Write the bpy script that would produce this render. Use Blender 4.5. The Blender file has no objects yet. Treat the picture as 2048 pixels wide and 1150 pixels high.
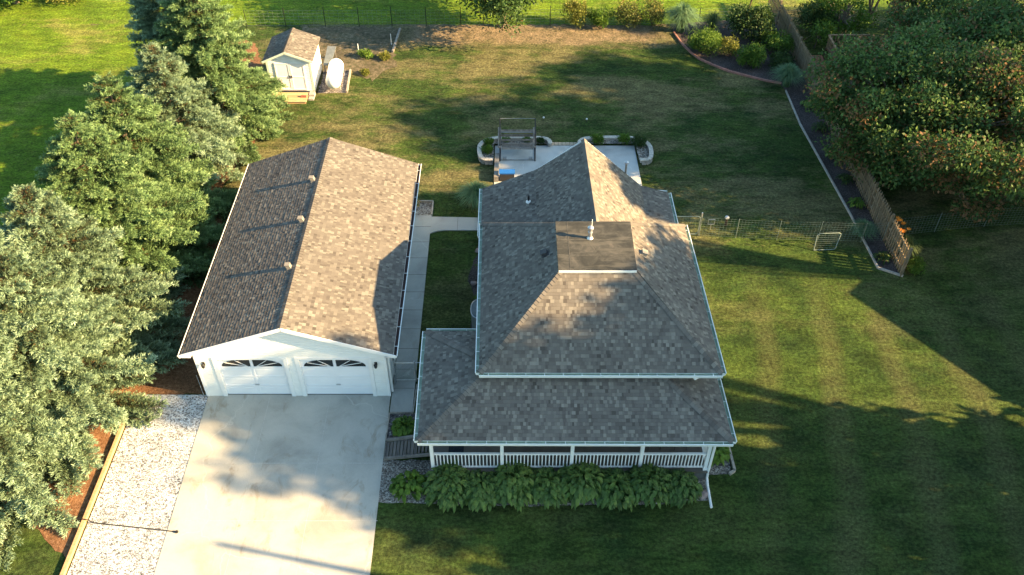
import bpy, math, random
import numpy as np
from mathutils import Vector, Matrix
R=math.radians; PI=math.pi
random.seed(7)
scn=bpy.context.scene
# ------------------------------------------------------------------ camera, sky, sun, exposure
W,H_,FPX,PITCH,CAMH=2048,1150,1784.0,R(43.2),27.0
cam=bpy.data.cameras.new('camera'); co=bpy.data.objects.new('camera',cam); scn.collection.objects.link(co)
co.location=(0,0,CAMH); co.rotation_euler=(PI/2-PITCH,0,0)
cam.sensor_width=36; cam.lens=FPX/W*36; cam.clip_end=1500; cam.clip_start=.5
scn.camera=co
SUN_EL,SUN_AZ=R(24),R(-12)       # azimuth measured from +X
SD=Vector((math.cos(SUN_EL)*math.cos(SUN_AZ),math.cos(SUN_EL)*math.sin(SUN_AZ),math.sin(SUN_EL)))
w=bpy.data.worlds.new('World'); scn.world=w; w.use_nodes=True
nt=w.node_tree; bg=nt.nodes['Background']; sky=nt.nodes.new('ShaderNodeTexSky')
sky.sky_type='NISHITA'; sky.sun_disc=False; sky.sun_elevation=SUN_EL; sky.sun_rotation=R(102)
sky.air_density=1.0; sky.dust_density=1.2; sky.ozone_density=1.0
tn=nt.nodes.new('ShaderNodeMix'); tn.data_type='RGBA'; tn.blend_type='MULTIPLY'; tn.inputs[0].default_value=1; tn.inputs[7].default_value=(.90,1.07,1.02,1)
nt.links.new(sky.outputs[0],tn.inputs[6]); nt.links.new(tn.outputs[2],bg.inputs[0]); bg.inputs[1].default_value=.068
sl=bpy.data.lights.new('sun','SUN'); sl.energy=5.0; sl.angle=R(.5); sl.color=(1,.68,.33)
so=bpy.data.objects.new('sun',sl); scn.collection.objects.link(so)
so.rotation_euler=SD.to_track_quat('Z','Y').to_euler(); so.location=(60,-12,40)
scn.view_settings.view_transform='Standard'; scn.view_settings.look='None'
scn.view_settings.exposure=2.4; scn.view_settings.gamma=1
scn.render.resolution_x=1024; scn.render.resolution_y=575
scn.render.engine='CYCLES'; scn.cycles.max_bounces=8
_S,_C=math.sin(PITCH),math.cos(PITCH)
def G(px,py,z=0.0):
    "ground point seen at a pixel of the 2048 px photograph, at height z"
    u=(px-W/2)/FPX; v=(py-H_/2)/FPX
    t=(z-CAMH)/(-_S-v*_C); return Vector((u*t,(_C-v*_S)*t,z))
# ------------------------------------------------------------------ helpers
COL=scn.collection
def tag(o,label=None,cat=None,group=None,kind=None):
    if label:o['label']=label
    if cat:o['category']=cat
    if group:o['group']=group
    if kind:o['kind']=kind
    return o
def empty(name,loc,label,cat,group=None):
    o=bpy.data.objects.new(name,None); COL.objects.link(o); o.location=loc; o.empty_display_size=.2
    return tag(o,label,cat,group)
def origin(o):
    v=Vector((0,0,0))
    while o is not None: v=v+o.location; o=o.parent
    return v
def link(name,me,mat,parent=None,loc=None):
    o=bpy.data.objects.new(name,me); COL.objects.link(o)
    for m in (mat if isinstance(mat,(list,tuple)) else [mat]): me.materials.append(m)
    if parent is not None:o.parent=parent
    elif loc is not None:o.location=loc
    return o
def copy_tree(o,parent=None):
    c=o.copy(); COL.objects.link(c); c.parent=parent
    for ch in [x for x in bpy.data.objects if x.parent==o]: copy_tree(ch,c)
    return c
class MB:
    def __init__(s): s.v=[];s.f=[];s.m=[];s.t=[]
    def poly(s,pts,m=0,t=.5):
        b=len(s.v); s.v+=[tuple(p) for p in pts]; s.f.append(tuple(range(b,b+len(pts)))); s.m.append(m); s.t.append(t)
    def box(s,x0,x1,y0,y1,z0,z1,m=0,t=.5):
        s.hexa([(x0,y0,z0),(x1,y0,z0),(x1,y1,z0),(x0,y1,z0),(x0,y0,z1),(x1,y0,z1),(x1,y1,z1),(x0,y1,z1)],m,t)
    def hexa(s,p,m=0,t=.5):
        b=len(s.v); s.v+=[tuple(q) for q in p]
        for f in ((3,2,1,0),(4,5,6,7),(0,1,5,4),(1,2,6,5),(2,3,7,6),(3,0,4,7)):
            s.f.append(tuple(b+i for i in f)); s.m.append(m); s.t.append(t)
    def beam(s,p,q,w,h,up=(0,0,1),m=0,t=.5):
        p,q=Vector(p),Vector(q); d=(q-p).normalized(); u=Vector(up)
        if abs(d.dot(u))>.98:u=Vector((0,1,0))
        sd=d.cross(u).normalized()*w/2; uu=sd.cross(d).normalized()*h/2
        s.hexa([p-sd-uu,p+sd-uu,q+sd-uu,q-sd-uu,p-sd+uu,p+sd+uu,q+sd+uu,q-sd+uu],m,t)
    def tube(s,pts,rad,n=8,m=0,t=.5,cap=True):
        pts=[Vector(p) for p in pts]; rr=rad if isinstance(rad,(list,tuple)) else [rad]*len(pts)
        b=len(s.v); prev=None
        for i,p in enumerate(pts):
            d=(pts[min(i+1,len(pts)-1)]-pts[max(i-1,0)]).normalized()
            a=Vector((0,0,1)) if abs(d.z)<.9 else Vector((1,0,0))
            if prev is not None: a=prev
            x=(a-d*a.dot(d)).normalized(); y=d.cross(x); prev=x
            for k in range(n):
                th=2*PI*k/n; s.v.append(tuple(p+(x*math.cos(th)+y*math.sin(th))*rr[i]))
        for i in range(len(pts)-1):
            for k in range(n):
                s.f.append((b+i*n+k,b+i*n+(k+1)%n,b+(i+1)*n+(k+1)%n,b+(i+1)*n+k)); s.m.append(m); s.t.append(t)
        if cap:
            s.f.append(tuple(b+k for k in range(n))[::-1]); s.m.append(m); s.t.append(t)
            e=b+(len(pts)-1)*n; s.f.append(tuple(e+k for k in range(n))); s.m.append(m); s.t.append(t)
    def lathe(s,c,prof,n=20,m=0,t=.5,axis=None):
        c=Vector(c); b=len(s.v)
        for r,z in prof:
            for k in range(n):
                th=2*PI*k/n; s.v.append(tuple(c+Vector((r*math.cos(th),r*math.sin(th),z))))
        for i in range(len(prof)-1):
            for k in range(n):
                s.f.append((b+i*n+k,b+i*n+(k+1)%n,b+(i+1)*n+(k+1)%n,b+(i+1)*n+k)); s.m.append(m); s.t.append(t)
        s.f.append(tuple(b+k for k in range(n))[::-1]); s.m.append(m); s.t.append(t)
        e=b+(len(prof)-1)*n; s.f.append(tuple(e+k for k in range(n))); s.m.append(m); s.t.append(t)
    def prism(s,pts,z0,z1,m=0,t=.5):
        n=len(pts); lo=[(p[0],p[1],z0) for p in pts]; hi=[(p[0],p[1],z1) for p in pts]
        s.poly(hi,m,t); s.poly(lo[::-1],m,t)
        for i in range(n):
            j=(i+1)%n; s.poly([lo[i],lo[j],hi[j],hi[i]],m,t)
    def build(s,name,mat,parent=None,at=None,smooth=False):
        o=origin(parent) if parent is not None else Vector(at if at is not None else (0,0,0))
        me=bpy.data.meshes.new(name)
        me.from_pydata([(x-o.x,y-o.y,z-o.z) for x,y,z in s.v],[],s.f)
        if any(s.m): me.polygons.foreach_set('material_index',s.m)
        a=me.attributes.new('tint','FLOAT','FACE'); a.data.foreach_set('value',s.t)
        if smooth: me.polygons.foreach_set('use_smooth',[True]*len(s.f))
        me.update(); return link(name,me,mat,parent,o)
def quads(name,Q,T,mat,parent=None,at=None):
    "Q: (N,k,3) array of quads or triangles, T: per-face tint"
    n,k=Q.shape[:2]; me=bpy.data.meshes.new(name)
    me.vertices.add(n*k); me.vertices.foreach_set('co',Q.reshape(-1).astype(np.float32))
    me.loops.add(n*k); me.loops.foreach_set('vertex_index',np.arange(n*k,dtype=np.int32))
    me.polygons.add(n); me.polygons.foreach_set('loop_start',np.arange(0,n*k,k,dtype=np.int32))
    a=me.attributes.new('tint','FLOAT','FACE'); a.data.foreach_set('value',T.astype(np.float32))
    me.update(calc_edges=True); me.validate(); return link(name,me,mat,parent,at)
# ------------------------------------------------------------------ materials
def lin(c): return tuple(c)+(1,)
class M:
    def __init__(s,name,rough=.8,spec=.3):
        s.m=bpy.data.materials.new(name); s.m.use_nodes=True; s.nt=s.m.node_tree; s.b=s.nt.nodes['Principled BSDF']
        s.b.inputs['Roughness'].default_value=rough; s.b.inputs['Specular IOR Level'].default_value=spec
    def n(s,t,**k):
        x=s.nt.nodes.new('ShaderNode'+t)
        for a,v in k.items():
            if a in x.inputs: x.inputs[a].default_value=v
            else: setattr(x,a,v)
        return x
    def l(s,a,b): s.nt.links.new(a,b)
    def pos(s,scale=(1,1,1),world=True):
        g=s.n('NewGeometry') if world else s.n('TexCoord'); m=s.n('Mapping'); m.inputs['Scale'].default_value=scale
        s.l(g.outputs['Position' if world else 'Object'],m.inputs[0]); return m.outputs[0]
    def noise(s,scale,detail=4,rough=.6,vec=None,dist=0):
        x=s.n('TexNoise'); x.inputs['Scale'].default_value=scale; x.inputs['Detail'].default_value=detail
        x.inputs['Roughness'].default_value=rough; x.inputs['Distortion'].default_value=dist
        s.l(vec if vec is not None else s.pos(),x.inputs['Vector']); return x.outputs['Fac']
    def ramp(s,fac,stops):
        r=s.n('ValToRGB'); e=r.color_ramp.elements
        while len(e)<len(stops): e.new(.5)
        for i,(p,c) in enumerate(stops): e[i].position=p; e[i].color=lin(c) if not isinstance(c,(int,float)) else (c,c,c,1)
        s.l(fac,r.inputs[0]); return r.outputs[0]
    def mix(s,a,b,fac,mode='MIX'):
        x=s.n('Mix',data_type='RGBA',blend_type=mode)
        for v,i in ((fac,0),(a,6),(b,7)):
            if hasattr(v,'type') and hasattr(v,'node'): s.l(v,x.inputs[i])
            elif i==0: x.inputs[0].default_value=v
            else: x.inputs[i].default_value=lin(v)
        return x.outputs[2]
    def math(s,op,a,b=0.):
        x=s.n('Math',operation=op)
        for v,i in ((a,0),(b,1)):
            if isinstance(v,(int,float)): x.inputs[i].default_value=v
            else: s.l(v,x.inputs[i])
        return x.outputs[0]
    def color(s,c):
        if isinstance(c,tuple): s.b.inputs['Base Color'].default_value=lin(c)
        else: s.l(c,s.b.inputs['Base Color'])
        return s
    def bump(s,h,st=.3,d=.02):
        x=s.n('Bump'); x.inputs['Strength'].default_value=st; x.inputs['Distance'].default_value=d
        s.l(h,x.inputs['Height']); s.l(x.outputs[0],s.b.inputs['Normal']); return s
    def attr(s,n='tint'):
        a=s.n('Attribute'); a.attribute_name=n; return a.outputs['Fac']
def simple(name,c,rough=.7,var=.12,scale=6,bump=.0,spec=.3,metal=0):
    m=M(name,rough,spec); n=m.noise(scale,5)
    lo=tuple(x*(1-var*1.6) for x in c); hi=tuple(min(1,x*(1+var)) for x in c)
    m.color(m.ramp(n,[(.3,lo),(.7,hi)])); m.b.inputs['Metallic'].default_value=metal
    if bump: m.bump(m.noise(scale*8,4),bump,.01)
    return m.m
def mat_shingle(name,stops,gr=.25):
    m=M(name,.95,.15); c=m.ramp(m.attr(),stops)
    g=m.noise(60,2); c=m.mix(c,m.ramp(g,[(.25,.55),(.75,1.3)]),gr,'MULTIPLY')
    b=m.noise(.5,4); c=m.mix(c,m.ramp(b,[(.3,.8),(.7,1.12)]),.6,'MULTIPLY')
    m.color(c); m.bump(m.noise(90,3),.35,.006); return m.m
SH=mat_shingle('asphalt_shingle',[(0,(.066,.058,.052)),(.3,(.118,.106,.094)),(.6,(.160,.146,.128)),(.8,(.228,.212,.180)),(1,(.36,.34,.29))])
WHITE=simple('white_vinyl',(.80,.81,.80),.45,.03,2)
SIDING=simple('white_siding',(.78,.79,.76),.5,.03,2)
DOORW=simple('white_door_paint',(.80,.82,.84),.4,.02,2)
GUTW=simple('gutter_white',(.78,.81,.79),.4,.04,3)
GUTIN=simple('gutter_inside',(.42,.52,.42),.5,.18,4)
GUTBR=simple('gutter_inside_brown',(.09,.05,.04),.6,.2,4)
DARKGLASS=M('dark_glass',.08,.6).color((.015,.02,.022)).m
BLACK=simple('black_metal',(.02,.02,.022),.4,.1,8)
STEEL=simple('galvanised_steel',(.55,.56,.57),.35,.1,12,metal=.7)
WIRE=simple('galvanised_wire',(.20,.25,.22),.5,.1,12,metal=.3)
VENTM=simple('roof_vent_metal',(.24,.22,.19),.6,.1,12)
def mat_membrane():
    m=M('roof_membrane',.8,.25); v=m.pos((1,1,1))
    c=m.ramp(m.noise(2.2,6,.65,v,.6),[(.3,(.026,.027,.025)),(.5,(.045,.045,.04)),(.62,(.07,.068,.06)),(.75,(.12,.105,.085))])
    st=m.ramp(m.noise(1.5,3,.5,m.pos((.6,3,1))),[(.52,0.),(.6,.5)])
    c=m.mix(c,(.10,.095,.08),st); m.color(c); m.bump(m.noise(3,4),.3,.02); return m.m
MEMB=mat_membrane()
def mat_concrete(name,base,stain,joint=None):
    m=M(name,.85,.2)
    c=m.ramp(m.noise(.55,6,.6,None,.4),[(.3,tuple(x*.72 for x in base)),(.5,base),(.72,tuple(min(1,x*1.15) for x in base))])
    s=m.ramp(m.noise(.9,5,.65,m.pos((1.3,.7,1)),1.2),[(.56,0.),(.72,.65)]); c=m.mix(c,stain,s)
    f=m.noise(45,3); c=m.mix(c,m.ramp(f,[(.3,.8),(.7,1.08)]),.5,'MULTIPLY')
    # hairline cracks
    v=m.n('TexVoronoi',feature='DISTANCE_TO_EDGE'); v.inputs['Scale'].default_value=.16
    d=m.n('TexNoise'); d.inputs['Scale'].default_value=1.2; d.inputs['Detail'].default_value=5
    p=m.pos(); m.l(p,d.inputs['Vector']); vm=m.n('VectorMath',operation='MULTIPLY_ADD'); m.l(d.outputs['Color'],vm.inputs[0]); vm.inputs[1].default_value=(1.2,1.2,0); m.l(p,vm.inputs[2])
    m.l(vm.outputs[0],v.inputs['Vector']); k=m.ramp(v.outputs['Distance'],[(0,.5),(.0025,.0)])
    c=m.mix(c,tuple(min(1,x*1.35) for x in base),k)
    m.color(c); m.bump(m.noise(30,4),.15,.004); return m.m
CONC=mat_concrete('driveway_concrete',(.44,.43,.385),(.25,.20,.135))
CONC2=mat_concrete('walk_concrete',(.40,.40,.37),(.32,.30,.26))
PATIO=mat_concrete('patio_concrete',(.44,.45,.44),(.36,.34,.31))
def mat_grass(name,dark,mid,light,dry,dryamt=.5,mow=0,seed=0.):
    m=M(name,.95,.1)
    p=m.pos()
    c=m.ramp(m.noise(.45,5,.6,p,.3),[(.3,dark),(.5,mid),(.7,light)])
    # dry patches: broad x fine
    big=m.noise(.16,3,.5,m.pos((.8,1.6,1)),.5); fine=m.noise(1.1,5,.7,m.pos((.75,1.5,1)))
    d=m.math('ADD',big,m.math('MULTIPLY',fine,.55)); d=m.ramp(d,[(.86-dryamt*.16,0.),(1.02-dryamt*.16,1.)])
    gx=m.n('SeparateXYZ'); m.l(p,gx.inputs[0])
    yk=m.n('MapRange'); yk.inputs[1].default_value=25; yk.inputs[2].default_value=35; yk.inputs[3].default_value=.14; yk.inputs[4].default_value=.8; m.l(gx.outputs[1],yk.inputs[0])
    c=m.mix(c,dry,m.math('MULTIPLY',d,yk.outputs[0]))
    s1=m.noise(1.3,6,.72,m.pos((.55,1.5,1)),.4); s2=m.ramp(s1,[(.38,0.),(.62,1.)]); c=m.mix(c,m.ramp(s2,[(0,.62),(1,1.35)]),.8,'MULTIPLY')
    s3=m.ramp(m.noise(3.2,5,.7,m.pos((.7,1.4,1))),[(.54,0.),(.68,.55)]); c=m.mix(c,dry,m.math('MULTIPLY',s3,yk.outputs[0]))
    if mow:
        wv=m.n('TexWave',wave_type='BANDS',bands_direction='X'); wv.inputs['Scale'].default_value=.12; wv.inputs['Distortion'].default_value=5; wv.inputs['Detail'].default_value=3; wv.inputs['Detail Scale'].default_value=.6
        mp=m.n('Mapping'); mp.inputs['Rotation'].default_value=(0,0,R(8)); m.l(p,mp.inputs[0]); m.l(mp.outputs[0],wv.inputs[0])
        msk=m.ramp(gx.outputs[0],[(0,0),(1,1)]); mk=m.n('MapRange'); mk.inputs[1].default_value=7; mk.inputs[2].default_value=11; m.l(gx.outputs[0],mk.inputs[0])
        mk2=m.n('MapRange'); mk2.inputs[1].default_value=31; mk2.inputs[2].default_value=26; m.l(gx.outputs[1],mk2.inputs[0])
        f=m.math('MULTIPLY',m.math('MULTIPLY',mk.outputs[0],mk2.outputs[0]),m.ramp(wv.outputs['Fac'],[(.5,0),(1.,.26)]))
        c=m.mix(c,dry,f)
        # bare strip along the back fence, with leaf litter
        b1=m.n('MapRange'); b1.inputs[1].default_value=49.6; b1.inputs[2].default_value=51.6; m.l(m.math('ADD',gx.outputs[1],m.math('MULTIPLY',m.noise(.5,5,.7,m.pos((.6,1.4,1))),4.)),b1.inputs[0])
        b1.inputs[1].default_value=52.2; b1.inputs[2].default_value=53.4
        b2=m.n('MapRange'); b2.inputs[1].default_value=11.5; b2.inputs[2].default_value=8.5; m.l(gx.outputs[0],b2.inputs[0])
        b3=m.n('MapRange'); b3.inputs[1].default_value=-7.5; b3.inputs[2].default_value=-6; m.l(gx.outputs[0],b3.inputs[0])
        bf=m.math('MULTIPLY',m.math('MULTIPLY',b1.outputs[0],b2.outputs[0]),b3.outputs[0])
        c=m.mix(c,m.ramp(m.noise(1.6,6,.7),[(.35,(.10,.085,.05)),(.65,(.27,.20,.13))]),m.math('MULTIPLY',bf,.9))
    t=m.noise(7,8,.8,m.pos((1,1.2,1))); c=m.mix(c,m.ramp(t,[(.35,.28),(.5,.95),(.65,1.85)]),.95,'MULTIPLY')
    t2=m.noise(38,3,.7); c=m.mix(c,m.ramp(t2,[(.3,.5),(.7,1.45)]),.7,'MULTIPLY')
    m.color(c); h=m.math('ADD',m.noise(22,5,.75),m.math('MULTIPLY',m.noise(4,4,.6),1.6)); m.bump(h,.8,.06); return m.m
LAWN=mat_grass('lawn_grass',(.020,.042,.012),(.036,.064,.014),(.056,.088,.018),(.14,.125,.06),.95,1)
FIELD=mat_grass('field_grass',(.06,.11,.010),(.095,.16,.012),(.13,.19,.015),(.19,.19,.05),.35,0)
SIDE=mat_grass('side_grass',(.036,.072,.010),(.054,.098,.012),(.075,.12,.015),(.15,.15,.04),.2,0)
def mat_litter(name,cols,scale=9):
    m=M(name,.95,.1); c=m.ramp(m.noise(scale,6,.75),[(.32,cols[0]),(.5,cols[1]),(.68,cols[2])])
    b=m.noise(.8,4); c=m.mix(c,m.ramp(b,[(.35,.6),(.65,1.2)]),.7,'MULTIPLY')
    m.color(c); m.bump(m.noise(scale*3,4),.8,.05); return m.m
NEEDLE=mat_litter('spruce_needle_litter',[(.09,.045,.025),(.20,.105,.055),(.34,.20,.12)])
MULCH=mat_litter('dark_mulch',[(.03,.024,.024),(.075,.062,.06),(.16,.14,.13)],14)
DIRT=mat_litter('dry_garden_soil',[(.04,.05,.022),(.11,.095,.06),(.21,.17,.12)],4)
def mat_gravel(name,stops,scale=14):
    m=M(name,.9,.2); v=m.n('TexVoronoi'); v.inputs['Scale'].default_value=scale; v.inputs['Randomness'].default_value=1
    m.l(m.pos(),v.inputs['Vector']); sp=m.n('SeparateColor'); m.l(v.outputs['Color'],sp.inputs[0])
    c=m.ramp(sp.outputs[0],stops); b=m.noise(1.1,5,.7)
    c=m.mix(c,m.ramp(b,[(.3,.55),(.6,1.08)]),.8,'MULTIPLY'); m.color(c)
    m.bump(m.math('SUBTRACT',1.,v.outputs['Distance']),.9,.03); return m.m
GRAV=mat_gravel('white_rock_gravel',[(0,(.09,.09,.09)),(.16,(.20,.20,.20)),(.3,(.36,.38,.40)),(.65,(.50,.54,.58)),(1,(.70,.74,.78))],22)
PEB=mat_gravel('river_pebbles',[(0,(.06,.05,.045)),(.3,(.17,.15,.13)),(.7,(.28,.26,.23)),(1,(.5,.47,.42))],22)
PEBW=mat_gravel('grey_landscape_rock',[(0,(.05,.045,.045)),(.4,(.13,.12,.12)),(.8,(.24,.22,.21)),(1,(.42,.38,.36))],16)
def mat_wood(name,c,stretch=(1,14,14),var=.5):
    m=M(name,.85,.2); n=m.noise(1.6,6,.65,m.pos(stretch)); lo=tuple(x*(1-var) for x in c); hi=tuple(min(1,x*(1+var*.6)) for x in c)
    col=m.ramp(n,[(.3,lo),(.7,hi)]); col=m.mix(col,m.ramp(m.attr(),[(0,.7),(1,1.3)]),.8,'MULTIPLY'); m.color(col); m.bump(n,.3,.01); return m.m
GREYW=mat_wood('weathered_grey_wood',(.20,.185,.165),(3,3,3))
PICK=mat_wood('weathered_picket_wood',(.22,.175,.115),(6,6,1.2))
TANW=mat_wood('tan_new_wood',(.52,.33,.18),(2,8,8),.25)
DECKW=mat_wood('ramp_plank_wood',(.17,.155,.14),(10,1,10))
EDGEW=mat_wood('timber_edging',(.36,.32,.27),(3,3,3))
BROWN=mat_wood('brown_stained_wood',(.085,.06,.042),(3,3,3))
BARK=simple('tree_bark',(.11,.08,.06),.95,.35,9,.6)
BARK2=simple('grey_bark',(.17,.14,.11),.95,.35,9,.6)
PAINTB=simple('blue_plastic',(.02,.12,.38),.4,.1,5)
FLOORP=simple('porch_floor_paint',(.12,.108,.095),.7,.12,3)
RED=simple('brick_red',(.30,.11,.075),.85,.3,14,.3)
BLOCK=simple('concrete_block',(.36,.34,.31),.9,.2,6,.4)
TANKM=simple('white_tank_paint',(.82,.83,.82),.3,.03,2)
GREYP=simple('grey_paint',(.23,.25,.26),.5,.1,5)
ROCKM=simple('pink_grey_rock',(.30,.23,.21),.9,.3,7,.5)
ORANGEM=simple('orange_petals',(.75,.24,.02),.6,.2,9)
def mat_leaf(name,stops,trans=.25,rough=.6):
    m=M(name,rough,.25); c=m.ramp(m.attr(),stops)
    c=m.mix(c,m.ramp(m.noise(3.0,3),[(.3,.65),(.7,1.35)]),.6,'MULTIPLY')
    m.color(c); out=m.nt.nodes['Material Output']; tr=m.n('BsdfTranslucent'); mx=m.n('MixShader'); mx.inputs[0].default_value=trans
    m.l(c,tr.inputs[0]); m.l(m.b.outputs[0],mx.inputs[1]); m.l(tr.outputs[0],mx.inputs[2]); m.l(mx.outputs[0],out.inputs[0]); return m.m
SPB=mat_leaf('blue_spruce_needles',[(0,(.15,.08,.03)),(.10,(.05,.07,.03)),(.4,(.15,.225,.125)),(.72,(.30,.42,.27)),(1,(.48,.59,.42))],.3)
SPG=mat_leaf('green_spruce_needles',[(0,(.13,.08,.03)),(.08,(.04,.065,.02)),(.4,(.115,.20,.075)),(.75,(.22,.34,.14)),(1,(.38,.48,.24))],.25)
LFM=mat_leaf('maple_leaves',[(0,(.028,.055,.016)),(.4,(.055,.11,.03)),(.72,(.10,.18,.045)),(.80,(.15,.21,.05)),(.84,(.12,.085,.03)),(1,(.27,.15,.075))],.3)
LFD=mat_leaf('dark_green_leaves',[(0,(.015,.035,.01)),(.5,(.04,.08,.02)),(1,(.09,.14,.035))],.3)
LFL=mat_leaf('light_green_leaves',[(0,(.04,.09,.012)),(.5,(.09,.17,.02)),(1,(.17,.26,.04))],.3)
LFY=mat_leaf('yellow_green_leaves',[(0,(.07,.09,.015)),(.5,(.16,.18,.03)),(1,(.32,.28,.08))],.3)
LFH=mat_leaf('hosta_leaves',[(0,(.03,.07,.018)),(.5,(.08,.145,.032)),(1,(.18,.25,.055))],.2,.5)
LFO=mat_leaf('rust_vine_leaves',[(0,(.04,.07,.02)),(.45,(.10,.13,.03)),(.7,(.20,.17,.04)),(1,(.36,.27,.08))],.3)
BLADE=mat_leaf('grass_blades',[(0,(.05,.11,.05)),(.5,(.10,.19,.09)),(1,(.19,.30,.15))],.3)
BLADED=mat_leaf('dark_grass_blades',[(0,(.03,.06,.02)),(.5,(.07,.12,.04)),(1,(.13,.17,.06))],.3)
# ------------------------------------------------------------------ ground sheets
def rough_outline(pts,step=.35,amp=.12,seed=1,closed=True):
    rnd=random.Random(seed); out=[]
    n=len(pts)
    for i in range(n):
        a=Vector((pts[i][0],pts[i][1])); b=Vector((pts[(i+1)%n][0],pts[(i+1)%n][1])); L=(b-a).length; k=max(1,int(L/step))
        for j in range(k):
            p=a.lerp(b,j/k); out.append((p.x+rnd.uniform(-amp,amp)*(j>0),p.y+rnd.uniform(-amp,amp)*(j>0)))
    return out
def sheet(name,pts,z,mat,kind='structure',amp=0,seed=1,label=None,cat=None,step=.35):
    mb=MB(); q=rough_outline(pts,step,amp,seed) if amp else [(p[0],p[1]) for p in pts]
    mb.poly([(x,y,z) for x,y in q]); o=mb.build(name,mat)
    if o.data.polygons[0].normal.z<0: o.data.flip_normals()
    if kind:o['kind']=kind
    if label:tag(o,label,cat)
    return o
def gp(*a,z=0): return [G(x,y,z) for x,y in a]
sheet('ground',[(-260,-120),(260,-120),(260,380),(-260,380)],0,LAWN)
sheet('field',[(-260,53.35),(17,53.5),(17,55.6),(260,55.6),(260,379),(-260,379)],.006,FIELD,amp=.12)
sheet('side_lawn',[(-260,-100),(-19.6,-100),(-19.6,30),(-18.6,44),(-17.6,53.6),(-260,53.6)],.004,FIELD,amp=.2)
sheet('driveway',[(-11.88,22.62),(-4.75,22.62),(-4.62,10),(-4.6,2),(-11.7,2),(-11.72,10)],.03,CONC)
sheet('gravel_strip',[(-11.89,22.6),(-14.35,22.6),(-14.62,21.8),(-14.68,2),(-11.71,2),(-11.73,10)],.016,GRAV)
sheet('needle_bed',[(-14.78,15.4),(-14.72,21.8),(-14.3,22.65),(-11.9,22.65),(-11.9,30.5),(-13.4,32.5),(-14.6,34.5),(-14.3,38),(-13.6,41),(-13.3,43),(-13.6,44.5),(-14.6,47),(-16,51),(-19,52.5),(-20,44),(-20.4,30),(-20,17.8),(-17.4,17.5),(-16.2,16.6)],.010,NEEDLE,amp=.12,seed=4)
sheet('garden_plot',[(-13.6,53.2),(-13.2,47.6),(-9.6,47.7),(-8.2,46.4),(-6.9,48.2),(-7.3,49.8),(-7.1,53.1)],.008,DIRT,amp=.25,seed=5)
# driveway control joints as thin shallow dark strips
mb=MB()
for y in (19.35,16.95,13.5,9.5,5): mb.box(-11.72,-4.64,y-.008,y+.008,.030,.0335)
for x in (-9.45,-7.1): mb.box(x-.007,x+.007,2.2,22.6,.030,.0334)
j=mb.build('driveway_joints',simple('joint_sealant',(.50,.49,.46),.7,.2,20)); j['kind']='structure'
# walks
def walk(name,pts,cuts,z=.05):
    mb=MB(); mb.prism(pts,0.0,z); o=mb.build(name,CONC2); o['kind']='structure'
    c=MB()
    for a,b in cuts: c.beam((a[0],a[1],z+.001),(b[0],b[1],z+.001),.014,.006)
    if cuts:
        k=c.build(name+'_joints',simple('dark_joint',(.12,.115,.105),.9,.2,20)); k['kind']='structure'  # walk joints in their own dark grey
walk('garage_walk',[(-4.72,33.8),(-3.88,33.8),(-3.83,21.72),(-4.70,21.72)],[((-4.72,y),(-3.85,y)) for y in [22.9]+[23.9+1.13*i for i in range(9)]])
walk('side_door_walk',[(-3.875,32.45),(-3.55,32.62),(-3.2,32.68),(-1.55,32.68),(-1.55,33.62),(-3.875,33.7)],[((-2.6,32.68),(-2.6,33.64))],.048)
sheet('front_bed',gp((762,920),(868,920),(868,930),(1415,932),(1420,1000),(1300,1008),(1100,1012),(900,1008),(755,1004)),.008,PEB,amp=.05,seed=3)
sheet('corner_bed',[(-4.74,21.70),(-3.3,21.70),(-3.2,20.3),(-4.76,20.42)],.009,PEBW)
sheet('right_bed',[(6.9,20.7),(8.02,20.7),(7.95,18.9),(6.9,18.85)],.009,PEB)
sheet('gravel_bed',[(-4.85,34.82),(-3.92,34.82),(-3.90,33.82),(-4.85,33.82)],.012,PEB)
sheet('house_bed',[(-.6,33.0),(-1.5,33.0),(-1.55,31),(-1.95,29.5),(-1.5,27.6),(-1.8,25.6),(-1.5,23.2),(-.6,23.2)],.009,MULCH,amp=.12,seed=8)
sheet('tank_bed',[(-11.2,45.1),(-9.55,45.1),(-9.66,47.7),(-11.2,47.9)],.012,PEBW,amp=.06)
sheet('fence_bed',[(17.4,29.5),(16.55,30.0),(16.36,33.9),(16.1,37.6),(15.82,41.8),(15.8,45.4),(15.6,46.3),(14.0,46.9),(12.7,47.7),(11.4,48.9),(10.7,50.4),(10.25,52.3),(10.2,53.6),(17.2,54.5)],.011,MULCH)
sheet('neighbour_bed',[(17.5,47.3),(20.2,46.8),(20.6,44),(17.5,43.8)],.012,NEEDLE,amp=.1)
sheet('patio',[(-.9,39.75),(6.5,39.75),(6.6,31.0),(-.9,31.0)],.03,PATIO)
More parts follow.
